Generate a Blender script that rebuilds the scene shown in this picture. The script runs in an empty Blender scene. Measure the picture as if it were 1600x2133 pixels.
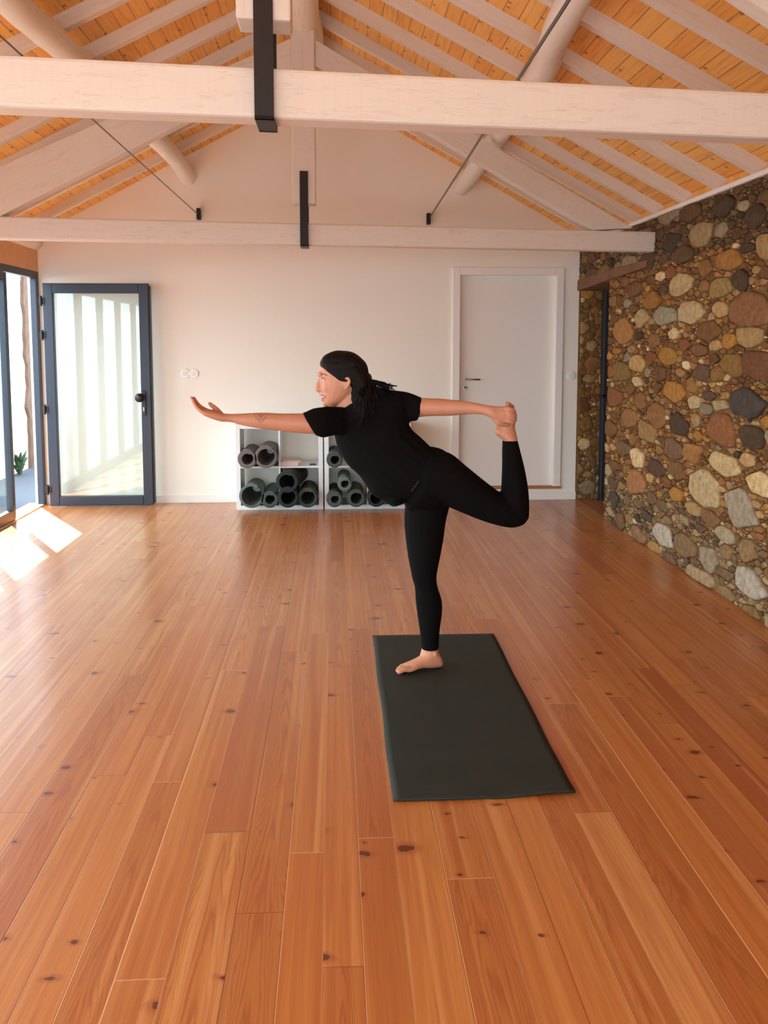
import bpy, bmesh, math, random
import numpy as np
from mathutils import Vector, Matrix
from mathutils.bvhtree import BVHTree
random.seed(7); rnd = random.Random(11)
S = bpy.context.scene; COL = S.collection

# ------------------------------------------------------------------ camera maths (photo taken as 1600x2133)
F, PX, PYc, H = 1950.0, 800.0, 913.0, 1.5
def _n(v): v = np.array(v, float); return v/np.linalg.norm(v)
Yc = _n((697-PX, 712-PYc, F)); Zc = -_n((0, F*F/(PYc-712), F)); Zc = _n(Zc-Zc.dot(Yc)*Yc); Xc = np.cross(Yc, Zc)
CP = np.array([0, 0, H])
def ray(u, v):
    d = np.array([u-PX, v-PYc, F]); return np.array([d@Xc, d@Yc, d@Zc])
def aY(u, v, Y): r = ray(u, v); return Vector(CP+r*(Y/r[1]))
def aX(u, v, X): r = ray(u, v); return Vector(CP+r*(X/r[0]))
def aZ(u, v, Z): r = ray(u, v); return Vector(CP+r*((Z-H)/r[2]))
def aP(u, v, x0, y0, s):            # plane Y = y0 + s (X - x0)
    r = ray(u, v); t = (y0-s*x0)/(r[1]-s*r[0]); return Vector(CP+r*t)
cam = bpy.data.cameras.new('camera'); camo = bpy.data.objects.new('camera', cam); COL.objects.link(camo)
right = Vector((Xc[0], Yc[0], Zc[0])); down = Vector((Xc[1], Yc[1], Zc[1])); fwd = Vector((Xc[2], Yc[2], Zc[2]))
M = Matrix((right, -down, -fwd)).transposed().to_4x4(); M.translation = Vector((0, 0, H)); camo.matrix_world = M
cam.sensor_fit = 'HORIZONTAL'; cam.sensor_width = 36; cam.lens = 36*F/1600
cam.shift_x = 0; cam.shift_y = -(2133/2-PYc)/1600; cam.clip_start = .05
S.camera = camo

# ------------------------------------------------------------------ node helpers
def lin(c):
    return tuple(((x/255)/12.92 if x/255 <= .04045 else ((x/255+.055)/1.055)**2.4) for x in c)+(1,)
class NT:
    def __init__(s, name):
        s.m = bpy.data.materials.new(name); s.m.use_nodes = True; s.t = s.m.node_tree; s.t.nodes.clear()
        s.out = s.t.nodes.new('ShaderNodeOutputMaterial')
        s.b = s.t.nodes.new('ShaderNodeBsdfPrincipled'); s.t.links.new(s.b.outputs[0], s.out.inputs[0])
    def node(s, typ, **k):
        n = s.t.nodes.new(typ)
        for a, v in k.items(): setattr(n, a, v)
        return n
    def put(s, sock, v):
        if isinstance(v, bpy.types.NodeSocket): s.t.links.new(v, sock)
        elif v is not None: sock.default_value = v
    def co(s): return s.node('ShaderNodeTexCoord').outputs['Object']
    def math(s, op, a, b=None, c=None):
        n = s.node('ShaderNodeMath', operation=op); s.put(n.inputs[0], a); s.put(n.inputs[1], b)
        if c is not None: s.put(n.inputs[2], c)
        return n.outputs[0]
    def sep(s, v): n = s.node('ShaderNodeSeparateXYZ'); s.put(n.inputs[0], v); return n.outputs
    def comb(s, x, y, z):
        n = s.node('ShaderNodeCombineXYZ'); s.put(n.inputs[0], x); s.put(n.inputs[1], y); s.put(n.inputs[2], z); return n.outputs[0]
    def mapping(s, v, scale=(1, 1, 1), rot=(0, 0, 0), loc=(0, 0, 0)):
        n = s.node('ShaderNodeMapping'); s.put(n.inputs[0], v); n.inputs['Scale'].default_value = scale
        n.inputs['Rotation'].default_value = rot; n.inputs['Location'].default_value = loc; return n.outputs[0]
    def noise(s, v, scale=5, det=3, rough=.5, dist=0):
        n = s.node('ShaderNodeTexNoise'); s.put(n.inputs['Vector'], v); n.inputs['Scale'].default_value = scale
        n.inputs['Detail'].default_value = det; n.inputs['Roughness'].default_value = rough; n.inputs['Distortion'].default_value = dist
        return n.outputs['Fac']
    def white(s, v, dim='3D'):
        n = s.node('ShaderNodeTexWhiteNoise', noise_dimensions=dim); s.put(n.inputs['Vector'], v); return n.outputs['Value']
    def ramp(s, f, stops, interp='LINEAR'):
        n = s.node('ShaderNodeValToRGB'); s.put(n.inputs[0], f); cr = n.color_ramp; cr.interpolation = interp
        while len(cr.elements) < len(stops): cr.elements.new(.5)
        for e, (p, c) in zip(cr.elements, stops): e.position = p; e.color = c if len(c) == 4 else tuple(c)+(1,)
        return n.outputs[0]
    def fr(s, f, a, b):                                   # map a..b to 0..1 clamped
        n = s.node('ShaderNodeMapRange', interpolation_type='SMOOTHSTEP'); s.put(n.inputs[0], f)
        n.inputs[1].default_value = a; n.inputs[2].default_value = b; return n.outputs[0]
    def mix(s, f, a, b, mode='MIX'):
        n = s.node('ShaderNodeMix', data_type='RGBA', blend_type=mode); s.put(n.inputs[0], f); s.put(n.inputs[6], a); s.put(n.inputs[7], b)
        return n.outputs[2]
    def bump(s, h, strength=.3, dist=.01):
        n = s.node('ShaderNodeBump'); s.put(n.inputs['Height'], h); n.inputs['Strength'].default_value = strength
        n.inputs['Distance'].default_value = dist; s.t.links.new(n.outputs[0], s.b.inputs['Normal'])
    def fin(s, col=None, rough=None, metal=None, spec=None, **k):
        s.put(s.b.inputs['Base Color'], col)
        s.put(s.b.inputs['Roughness'], rough); s.put(s.b.inputs['Metallic'], metal)
        s.put(s.b.inputs['Specular IOR Level'], spec)
        for a, v in k.items(): s.put(s.b.inputs[a.replace('_', ' ')], v)
        return s.m
def plain(name, c, rough=.6, spec=.5, metal=0, var=.06, nscale=8, bump=0, bscale=60, **k):
    t = NT(name); co = t.co(); f = t.noise(co, nscale, 4)
    c1 = lin(c); a = tuple(min(1, x*(1-var)) for x in c1[:3])+(1,); b = tuple(min(1, x*(1+var)) for x in c1[:3])+(1,)
    col = t.mix(f, a, b)
    if bump: t.bump(t.noise(co, bscale, 4), bump, .004)
    return t.fin(col, rough, metal, spec, **k)

def white_wood(name, rot, tint=(230, 218, 204)):
    t = NT(name); co = t.co()
    v = t.mapping(t.mapping(co, rot=rot), scale=(1.2, 26, 26))
    g = t.noise(v, 1.6, 6, .6, .6)
    v2 = t.mapping(t.mapping(co, rot=rot), scale=(60, 5, 5)); g2 = t.noise(v2, 1.5, 3)
    line = t.fr(g, .55, .68)
    base = t.mix(t.math('MULTIPLY', g2, .5), lin(tint), lin(tuple(int(x*.94) for x in tint)))
    thin = t.fr(t.math('ABSOLUTE', t.math('SUBTRACT', t.noise(t.mapping(t.mapping(co, rot=rot), scale=(.22, 16, 16)), 2.0, 3, .5), .5)), .010, .0)
    col = t.mix(t.math('MULTIPLY', line, .22), base, lin((196, 172, 150)))
    col = t.mix(t.math('MULTIPLY', thin, .22), col, lin((168, 146, 128)))
    t.bump(g, .25, .003)
    return t.fin(col, .62, 0, .3)
mWX = white_wood('whitewashed_wood_along_x', (0, 0, 0))
mWZ = white_wood('whitewashed_wood_along_z', (0, math.radians(90), 0))
mWR = white_wood('whitewashed_wood_right_slope', (0, -math.radians(29), 0))
mWL = white_wood('whitewashed_wood_left_slope', (0, math.radians(28), 0))
mWY = white_wood('whitewashed_wood_along_y', (0, 0, math.radians(90)), (244, 236, 222))

def floor_mat():
    t = NT('pine_floorboards'); P = t.co(); X, Y, Z = t.sep(P)
    W = .117
    wob = t.math('MULTIPLY', t.math('SINE', t.math('MULTIPLY', X, 9.7)), .16)
    u = t.math('ADD', t.math('DIVIDE', X, W), t.math('ADD', wob, 200.37))
    i = t.math('FLOOR', u); f = t.math('SUBTRACT', u, i)
    ri = t.white(t.comb(i, 3.1, 0)); ri2 = t.white(t.comb(i, 9.7, 4))
    vv = t.math('ADD', t.math('DIVIDE', Y, 2.1), t.math('MULTIPLY', ri, 7.3)); j = t.math('FLOOR', vv); fv = t.math('SUBTRACT', vv, j)
    R = t.white(t.comb(i, j, 1.7)); R2 = t.white(t.comb(i, j, 8.2)); R3 = t.white(t.comb(i, j, 5.5))
    gx = t.math('SUBTRACT', f, .5); Yo = t.math('ADD', Y, t.math('MULTIPLY', R, 31))
    # low frequency wander of the grain
    n1 = t.noise(t.comb(t.math('MULTIPLY', gx, .9), t.math('MULTIPLY', Yo, .8), R2), 1.3, 3)
    n2 = t.noise(t.comb(t.math('MULTIPLY', gx, 3.5), t.math('MULTIPLY', Yo, 1.5), R), 2.0, 4)
    off = t.math('SUBTRACT', gx, t.math('MULTIPLY', t.math('SUBTRACT', n1, .5), .9))
    par = t.math('MULTIPLY', t.math('MULTIPLY', off, off), 26)
    cath = t.math('ADD', t.math('ADD', par, t.math('MULTIPLY', Yo, 3.2)), t.math('MULTIPLY', n2, 1.8))
    strt = t.math('ADD', t.math('MULTIPLY', off, 8), t.math('MULTIPLY', n2, 2.2))
    isC = t.math('GREATER_THAN', R3, .66)
    ph = t.math('ADD', t.math('MULTIPLY', cath, isC), t.math('MULTIPLY', strt, t.math('SUBTRACT', 1, isC)))
    w = t.math('MULTIPLY_ADD', t.math('SINE', t.math('MULTIPLY', ph, 6.283)), .5, .5); w = t.math('POWER', w, 2.6)
    fine = t.noise(t.comb(t.math('MULTIPLY', X, 240), t.math('MULTIPLY', Yo, 5), 0), 1, 3)
    base = t.ramp(R, [(0, lin((176, 106, 52))), (.2, lin((190, 122, 62))), (.5, lin((198, 130, 68))), (.78, lin((190, 116, 56))), (.9, lin((208, 148, 88))), (1, lin((162, 88, 44)))])
    # heartwood bands inside a board
    hb = t.fr(t.noise(t.comb(t.math('MULTIPLY', gx, 2.4), t.math('MULTIPLY', Yo, .25), R2), 1.5, 1), .48, .6)
    col = t.mix(t.math('MULTIPLY', hb, t.math('MULTIPLY', R2, .6)), base, lin((170, 90, 46)))
    strength = t.math('MULTIPLY_ADD', isC, .34, .2)
    col = t.mix(t.math('MULTIPLY', w, strength), col, lin((138, 66, 30)))
    stk = t.fr(t.noise(t.comb(t.math('MULTIPLY', X, 34), t.math('MULTIPLY', Yo, .55), R), 1.3, 3, .55), .42, .66)
    col = t.mix(t.math('MULTIPLY', stk, .34), col, lin((156, 74, 34)))
    lt = t.fr(t.noise(t.comb(t.math('MULTIPLY', X, 22), t.math('MULTIPLY', Yo, .4), R2), 1.3, 2), .52, .7)
    col = t.mix(t.math('MULTIPLY', lt, .4), col, lin((222, 164, 104)))
    col = t.mix(t.math('MULTIPLY', fine, .22), col, lin((160, 86, 44)))
    # knots
    vo = t.node('ShaderNodeTexVoronoi', feature='F1', voronoi_dimensions='2D'); kn = t.noise(P, 30, 2)
    t.put(vo.inputs['Vector'], t.comb(t.math('ADD', t.math('MULTIPLY_ADD', i, 3.37, t.math('MULTIPLY', X, 4.4)), t.math('MULTIPLY', t.noise(P, 17, 3), .22)), t.math('ADD', t.math('MULTIPLY', Y, 6.4), t.math('MULTIPLY', t.noise(t.mapping(P, loc=(5, 2, 0)), 13, 3), .22)), 0)); vo.inputs['Scale'].default_value = 1; vo.inputs['Randomness'].default_value = 1
    cr = t.sep(vo.outputs['Color']); d = t.math('ADD', vo.outputs['Distance'], t.math('MULTIPLY', t.math('SUBTRACT', kn, .5), .12))
    sel = t.math('GREATER_THAN', cr[0], .73); rad = t.math('MULTIPLY_ADD', t.math('MULTIPLY', cr[1], cr[1]), .075, .03)
    core = t.math('MULTIPLY', t.math('LESS_THAN', d, rad), sel)
    halo = t.math('MULTIPLY', t.fr(t.math('DIVIDE', d, rad), 2.8, 1.0), sel)
    col = t.mix(t.math('MULTIPLY', halo, .5), col, lin((140, 62, 30)))
    col = t.mix(t.math('MULTIPLY', core, .8), col, lin((74, 28, 16)))
    # seams
    e = t.math('MULTIPLY', t.math('MINIMUM', f, t.math('SUBTRACT', 1, f)), W)
    seam = t.fr(e, .0022, .0008)
    e2 = t.math('MULTIPLY', t.math('MINIMUM', fv, t.math('SUBTRACT', 1, fv)), 2.1); seam2 = t.fr(e2, .003, .001)
    sc = t.mix(t.math('GREATER_THAN', ri2, .62), lin((96, 48, 26)), lin((222, 170, 126)))
    seamv = t.math('MAXIMUM', t.math('MULTIPLY', seam, t.math('MULTIPLY_ADD', ri2, .4, .5)), t.math('MULTIPLY', seam2, .5))
    col = t.mix(seamv, col, sc)
    h = t.math('SUBTRACT', t.math('MULTIPLY', t.noise(t.comb(t.math('MULTIPLY', X, 7), Y, 0), 1.6, 3), .5), t.math('MAXIMUM', seam, seam2))
    t.bump(h, .22, .003)
    ro = t.math('MULTIPLY_ADD', t.noise(P, 3, 4), .16, .27)
    return t.fin(col, ro, 0, .5, Coat_Weight=.35, Coat_Roughness=.2)
mFloor = floor_mat()

def ceil_mat():
    t = NT('pine_ceiling_boards'); P = t.co(); X, Y, Z = t.sep(P); W = .083
    u = t.math('ADD', t.math('DIVIDE', X, W), 100.2); i = t.math('FLOOR', u); f = t.math('SUBTRACT', u, i)
    R = t.white(t.comb(i, 2.2, 0)); vv = t.math('ADD', t.math('DIVIDE', Y, 2.6), t.math('MULTIPLY', R, 5)); j = t.math('FLOOR', vv)
    R2 = t.white(t.comb(i, j, 3))
    base = t.ramp(R2, [(0, lin((246, 186, 98))), (.5, lin((250, 194, 106))), (1, lin((242, 174, 86)))])
    g = t.noise(t.comb(t.math('MULTIPLY', X, 60), t.math('ADD', t.math('MULTIPLY', Y, 3), t.math('MULTIPLY', R2, 20)), 0), 1, 4, .6, .4)
    col = t.mix(t.math('MULTIPLY', t.fr(g, .45, .7), .35), base, lin((176, 98, 40)))
    vo = t.node('ShaderNodeTexVoronoi', feature='F1', voronoi_dimensions='2D'); t.put(vo.inputs['Vector'], t.comb(t.math('MULTIPLY', X, 12), t.math('MULTIPLY', Y, 8), 0)); vo.inputs['Scale'].default_value = 1
    cr = t.sep(vo.outputs['Color']); k = t.math('MULTIPLY', t.fr(vo.outputs['Distance'], .16, .07), t.math('GREATER_THAN', cr[0], .78))
    col = t.mix(t.math('MULTIPLY', k, .6), col, lin((110, 52, 22)))
    e = t.math('MULTIPLY', t.math('MINIMUM', f, t.math('SUBTRACT', 1, f)), W); seam = t.fr(e, .0035, .001)
    col = t.mix(t.math('MULTIPLY', seam, .55), col, lin((130, 74, 34)))
    t.bump(t.math('MULTIPLY', seam, -1), .5, .004)
    return t.fin(col, .5, 0, .35)
mCeil = ceil_mat()
mOrange = plain('orange_pine', (226, 174, 126), .55, .4, var=.15, nscale=14, bump=.2)
mWall = plain('white_plaster', (242, 236, 224), .9, .2, var=.012, nscale=2, bump=.12, bscale=90)
mWhite = plain('white_lacquer', (238, 232, 224), .4, .4, var=.01)
mShelfW = plain('white_laminate', (240, 240, 240), .35, .4, var=.01)
mFrame = plain('anthracite_aluminium', (40, 47, 60), .42, .5, metal=.1, var=.05)
mIron = plain('black_iron', (38, 32, 30), .5, .4, metal=.2, var=.15, nscale=20)
mSteel = plain('steel_cable', (120, 112, 104), .4, .5, metal=.7, var=.1)
mChrome = plain('brushed_nickel', (150, 140, 130), .3, .5, metal=.9)
mBrown = plain('dark_brown_lintel', (122, 88, 64), .8, .2, var=.35, nscale=7, bump=.5, bscale=30)
mThr = plain('oak_threshold', (176, 110, 64), .5, .4, var=.12)
mMortar = plain('earth_mortar', (128, 92, 54), .95, .1, var=.4, nscale=26, bump=1, bscale=50)
mGrav = plain('pale_gravel', (74, 78, 86), .95, .1, var=.18, nscale=40, bump=.6, bscale=90)
mExt = plain('limewashed_exterior_wall', (190, 194, 200), .95, .1, var=.03, nscale=2)
mRough = plain('rough_render', (84, 66, 56), .95, .1, var=.4, nscale=8, bump=.8, bscale=20)
mLeaf = plain('green_leaf', (34, 52, 26), .6, .3, var=.3)
mMat = plain('charcoal_green_mat', (40, 44, 38), .66, .25, var=.12, nscale=3, bump=.25, bscale=260)
mRollGrey = plain('warm_grey_roll', (128, 120, 116), .75, .3, var=.08)
mRollGreen = plain('grey_green_roll', (112, 126, 116), .75, .3, var=.08)
mRollDark = plain('black_green_roll', (46, 54, 52), .7, .3, var=.1)
mRollMid = plain('dark_olive_roll', (84, 92, 84), .75, .3, var=.08)
mPaper = plain('paper', (236, 222, 208), .8, .2, var=.03)
mPlastic = plain('white_switch_plastic', (244, 242, 238), .35, .5, var=.01)
mSwGrey = plain('switch_recess', (232, 230, 226), .5, .3, var=.02)
mBlackP = plain('black_plastic', (20, 20, 22), .4, .5)
mShirt = plain('black_cotton', (17, 15, 15), .95, .08, var=.1, bump=.35, bscale=420)
mLegg = plain('black_stretch_fabric', (12, 9, 9), .88, .1, var=.06)
mLogo = plain('pale_print', (130, 126, 122), .7, .2)
mLip = plain('lips', (172, 92, 80), .5, .4, var=.04)
mEyeW = plain('eye_white', (225, 214, 205), .3, .5, var=.01)
mEyeB = plain('dark_iris', (34, 20, 14), .25, .5)
mInk = plain('tattoo_ink', (112, 76, 62), .6, .3, var=.1)
mNail = plain('nail', (220, 160, 140), .3, .5, var=.02)
def skin_mat():
    t = NT('skin'); co = t.co(); n = t.noise(co, 14, 4); n2 = t.noise(co, 3, 2)
    col = t.mix(n, lin((208, 148, 118)), lin((192, 128, 98))); col = t.mix(t.math('MULTIPLY', t.fr(n2, .5, .75), .25), col, lin((204, 124, 98)))
    t.bump(t.noise(co, 300, 2), .08, .001)
    t.b.inputs['Subsurface Radius'].default_value = (.5, .18, .1)
    return t.fin(col, .5, 0, .4, Subsurface_Weight=.12, Subsurface_Scale=.012)
mSkin = skin_mat()
def hair_mat():
    t = NT('dark_hair'); co = t.co(); v = t.mapping(co, scale=(12, 40, 60)); n = t.noise(v, 2.4, 5, .6, 1.2)
    col = t.mix(t.fr(n, .35, .75), lin((9, 7, 7)), lin((30, 20, 17))); t.bump(n, .6, .004)
    return t.fin(col, .55, 0, .16)
mHair = hair_mat()
def stone_mat():
    t = NT('rubble_stone'); co = t.co(); at = t.node('ShaderNodeVertexColor', layer_name='stone')
    n = t.noise(co, 22, 6, .65, .4); n2 = t.noise(t.mapping(co, scale=(1, 3, 12)), 7, 4)
    col = t.mix(t.fr(n, .3, .7), t.mix(1, at.outputs[0], (.66, .60, .54, 1), 'MULTIPLY'), at.outputs[0])
    col = t.mix(t.math('MULTIPLY', t.fr(n2, .5, .7), .3), col, lin((110, 78, 46)))
    t.bump(t.math('ADD', n, t.noise(co, 80, 3)), .55, .01)
    return t.fin(col, .9, 0, .15)
mStone = stone_mat()
def glass_mat():
    t = NT('clear_glass'); t.t.nodes.remove(t.b)
    tr = t.node('ShaderNodeBsdfTransparent'); tr.inputs[0].default_value = (.93, .97, .96, 1)
    gl = t.node('ShaderNodeBsdfGlossy'); gl.inputs['Roughness'].default_value = .01; gl.inputs[0].default_value = (.95, 1, 1, 1)
    lw = t.node('ShaderNodeLayerWeight'); lw.inputs[0].default_value = .5
    f = t.math('MULTIPLY_ADD', t.math('POWER', lw.outputs['Facing'], 4.5), .85, .07); mx = t.node('ShaderNodeMixShader'); t.put(mx.inputs[0], f)
    t.t.links.new(tr.outputs[0], mx.inputs[1]); t.t.links.new(gl.outputs[0], mx.inputs[2]); t.t.links.new(mx.outputs[0], t.out.inputs[0]); return t.m
mGlass = glass_mat()

# ------------------------------------------------------------------ object helpers
def obj(name, bm, mat, parent=None, smooth=False, bevel=0, label=None):
    me = bpy.data.meshes.new(name)
    if isinstance(bm, bpy.types.Mesh): me = bm; me.name = name
    else:
        bmesh.ops.recalc_face_normals(bm, faces=bm.faces[:]); bm.to_mesh(me); bm.free()
    if parent:
        root = parent
        off = Vector((0, 0, 0))
        while root: off += root.location; root = root.parent
        me.transform(Matrix.Translation(-off))
    o = bpy.data.objects.new(name, me); COL.objects.link(o); o.parent = parent
    for m in (mat if isinstance(mat, list) else [mat]): me.materials.append(m)
    if smooth:
        for p in me.polygons: p.use_smooth = True
    if bevel:
        b = o.modifiers.new('bevel', 'BEVEL'); b.width = bevel; b.segments = 2; b.limit_method = 'ANGLE'
    if label: o['label'] = label
    return o
def thing(name, label, cat, loc=(0, 0, 0), group=None):
    o = bpy.data.objects.new(name, None); COL.objects.link(o); o.location = loc; o.empty_display_size = .1
    o['label'] = label; o['category'] = cat
    if group: o['group'] = group
    return o
def tag(o, label, cat, group=None):
    o['label'] = label; o['category'] = cat
    if group: o['group'] = group
    return o
def struct(o, label=None):
    o['kind'] = 'structure'
    if label: o['label'] = label
    return o
def box(bm, x0, x1, y0, y1, z0, z1):
    v = [bm.verts.new(p) for p in ((x0, y0, z0), (x1, y0, z0), (x1, y1, z0), (x0, y1, z0), (x0, y0, z1), (x1, y0, z1), (x1, y1, z1), (x0, y1, z1))]
    for f in ((0, 3, 2, 1), (4, 5, 6, 7), (0, 1, 5, 4), (1, 2, 6, 5), (2, 3, 7, 6), (3, 0, 4, 7)): bm.faces.new([v[i] for i in f])
    return bm
def B(*a): return box(bmesh.new(), *a)
def prism(bm, pts, d):                                   # polygon pts (3-D) swept by vector d
    d = Vector(d); a = [bm.verts.new(p) for p in pts]; b = [bm.verts.new(Vector(p)+d) for p in pts]; n = len(pts)
    bm.faces.new(a); bm.faces.new(b[::-1])
    for i in range(n): bm.faces.new([a[i], b[i], b[(i+1) % n], a[(i+1) % n]])
    return bm
def loft(bm, rings, cap=True):
    R = [[bm.verts.new(p) for p in r] for r in rings]; n = len(R[0])
    for a, b in zip(R, R[1:]):
        for i in range(n): bm.faces.new([a[i], a[(i+1) % n], b[(i+1) % n], b[i]])
    if cap:
        for r in (R[0], R[-1]):
            c = bm.verts.new(sum((v.co for v in r), Vector())/n)
            for i in range(n): bm.faces.new([r[i], r[(i+1) % n], c])
    return bm
def tube(bm, pts, rad, n=12, flat=None, wob=0, rng=None):
    pts = [Vector(p) for p in pts]; rad = rad if isinstance(rad, (list, tuple)) else [rad]*len(pts); rings = []
    up = None
    for i, p in enumerate(pts):
        t = (pts[min(i+1, len(pts)-1)]-pts[max(i-1, 0)]).normalized()
        if up is None: up = Vector((0, 0, 1)) if abs(t.z) < .9 else Vector((0, 1, 0))
        a = t.cross(up).normalized(); b = a.cross(t).normalized(); up = b
        rr = rad[i]
        rings.append([p+(a*math.cos(q)+b*math.sin(q)*(flat or 1))*rr*(1+(rng.uniform(-wob, wob) if rng else 0)) for q in (2*math.pi*k/n for k in range(n))])
    return loft(bm, rings)
def chain(bm, pts, rad, n=12):                          # limb with rounded ends, spline-interpolated
    P = [Vector(p) for p in pts]; Q = []; Rr = []
    for i in range(len(P)-1):
        p0 = P[max(i-1, 0)]; p1 = P[i]; p2 = P[i+1]; p3 = P[min(i+2, len(P)-1)]
        for k in range(4):
            t = k/4; Q.append(.5*((2*p1)+(-p0+p2)*t+(2*p0-5*p1+4*p2-p3)*t*t+(-p0+3*p1-3*p2+p3)*t**3)); Rr.append(rad[i]*(1-t)+rad[i+1]*t)
    Q.append(P[-1]); Rr.append(rad[-1])
    d0 = (Q[0]-Q[1]).normalized(); d1 = (Q[-1]-Q[-2]).normalized(); r0, r1 = Rr[0], Rr[-1]
    Q = [Q[0]+d0*r0*.95, Q[0]+d0*r0*.6]+Q+[Q[-1]+d1*r1*.6, Q[-1]+d1*r1*.95]; Rr = [r0*.3, r0*.8]+Rr+[r1*.8, r1*.3]
    return tube(bm, Q, Rr, n)
def ball(bm, c, r, sc=(1, 1, 1)):
    m = Matrix.Translation(c) @ Matrix.Diagonal((r*sc[0], r*sc[1], r*sc[2], 1))
    bmesh.ops.create_uvsphere(bm, u_segments=20, v_segments=12, radius=1, matrix=m); return bm
def cyl(bm, c, r, axis, L, n=24):
    axis = Vector(axis).normalized(); c = Vector(c); return tube(bm, [c-axis*L/2, c+axis*L/2], r, n)
def curve3(P, k=6):
    P = [Vector(p) for p in P]; Q = []
    for i in range(len(P)-1):
        p0 = P[max(i-1, 0)]; p1 = P[i]; p2 = P[i+1]; p3 = P[min(i+2, len(P)-1)]
        for j in range(k):
            t = j/k; Q.append(.5*((2*p1)+(-p0+p2)*t+(2*p0-5*p1+4*p2-p3)*t*t+(-p0+3*p1-3*p2+p3)*t**3))
    return Q+[P[-1]]
def remeshed(bm, voxel, smooth=4, fac=.6):
    bmesh.ops.recalc_face_normals(bm, faces=bm.faces[:])
    me = bpy.data.meshes.new('tmp'); bm.to_mesh(me); bm.free(); o = bpy.data.objects.new('tmp', me); COL.objects.link(o)
    r = o.modifiers.new('r', 'REMESH'); r.mode = 'VOXEL'; r.voxel_size = voxel; r.adaptivity = 0
    if smooth: s = o.modifiers.new('s', 'SMOOTH'); s.iterations = smooth; s.factor = fac
    dg = bpy.context.evaluated_depsgraph_get(); dg.update(); ev = o.evaluated_get(dg)
    out = bpy.data.meshes.new_from_object(ev); bpy.data.objects.remove(o); bpy.data.meshes.remove(me); return out

# ------------------------------------------------------------------ room shell
YB, XR, XL, YF = 8.75, 2.29, -2.68, -2.2
RX, RZ = -.125, 3.80; ER, EL = 2.47, 2.46                # ridge and board height at the two eaves
kR = (RZ-ER)/(XR-RX); kL = (RZ-EL)/(RX-XL)
def zb(x): return RZ-kR*(x-RX) if x > RX else RZ-kL*(RX-x)
struct(obj('floor', B(XL-.06, 2.62, YF, YB+.02, -.05, 0), mFloor), 'orange knotty pine floorboards running towards the back wall')
bm = bmesh.new()
for x0, x1 in ((XL-.08, RX), (RX, XR+.35)):
    prism(bm, [(x0, YF, zb(x0)), (x1, YF, zb(x1)), (x1, YF, zb(x1)+.06), (x0, YF, zb(x0)+.06)], (0, YB+.3-YF, 0))
struct(obj('ceiling', bm, mCeil), 'orange pine boards lining both slopes of the roof')
DX0, DX1, DZ0, DZ1 = 1.097, 2.143, .131, 2.188           # white door frame, outer
fx = .072
bm = bmesh.new(); T = .25
g = fx-.03
box(bm, XL-.1, DX0+g, YB, YB+T, 0, 2.3); box(bm, DX1-g, XR+.3, YB, YB+T, 0, 2.3); box(bm, DX0+g, DX1-g, YB, YB+T, 0, DZ0-.01); box(bm, DX0+g, DX1-g, YB, YB+T, DZ1-g, 2.3)
prism(bm, [(XL-.1, YB, 2.3), (XR+.3, YB, 2.3), (XR+.3, YB, zb(XR+.3)+.03), (RX, YB, RZ+.03), (XL-.1, YB, zb(XL-.1)+.03)], (0, T, 0))
box(bm, DX0-.1, DX1+.1, YB+T, YB+T+.05, 0, 2.3)  # unseen backing panel added behind the door to block light leaking round it
struct(obj('wall_back', bm, mWall), 'white plastered gable wall at the far end')
bm = bmesh.new(); box(bm, XL-.1, -2.0, YF-.2, YF, 0, 2.3); box(bm, .9, XR+.4, YF-.2, YF, 0, 2.3); box(bm, -2.0, .9, YF-.2, YF, 2.1, 2.3)  # unseen front wall, its unglazed opening added to let daylight in
prism(bm, [(XL-.1, YF, 2.3), (XR+.4, YF, 2.3), (XR+.4, YF, zb(XR+.4)), (RX, YF, RZ), (XL-.1, YF, zb(XL-.1))], (0, -.2, 0))
struct(obj('wall_front', bm, mWall), 'white wall behind the viewer with a wide opening added for daylight')
bm = bmesh.new(); box(bm, -1.71, DX1+.152, YB-.012, YB, 0, .075); struct(obj('baseboard_back', bm, mWhite, bevel=.003), 'low white skirting on the back wall')
# white door with its frame, set above a low plinth
d = thing('door_1', 'closed white interior door raised above the floor on the back wall', 'door', ((DX0+DX1)/2, YB, DZ0)); struct(d); del d['category']
bm = bmesh.new()
box(bm, DX0, DX0+fx, YB-.022, YB+.09, DZ0, DZ1); box(bm, DX1-fx, DX1, YB-.022, YB+.09, DZ0, DZ1); box(bm, DX0+fx, DX1-fx, YB-.022, YB+.09, DZ1-fx, DZ1)
obj('door_frame', bm, mWhite, d, bevel=.005)
obj('door_leaf', B(DX0+fx-.001, DX1-fx+.012, YB+.05, YB+.084, DZ0-.006, DZ1-fx+.012), mWhite, d)
obj('threshold', B(DX0+.01, DX1, YB-.03, YB+.09, DZ0-.022, DZ0), mThr, d, label='brown wooden threshold')
hp = aY(968, 790, YB+.05); bm = bmesh.new()
tube(bm, [hp+Vector((.012, 0, 0)), hp+Vector((.012, -.05, 0))], .009, 12); tube(bm, [hp+Vector((.005, -.05, 0)), hp+Vector((.14, -.05, -.002))], .009, 12, flat=.8)
obj('door_handle', bm, mChrome, d, True, label='slim metal lever handle')
kp = aY(969, 807, YB+.05); bm = cyl(bmesh.new(), kp, .027, (0, 1, 0), .012); obj('lock', bm, mPlastic, d, True)
bm = cyl(bmesh.new(), kp+Vector((0, -.007, 0)), .009, (0, 1, 0), .006); obj('keyhole', bm, mIron, d, True)
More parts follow.
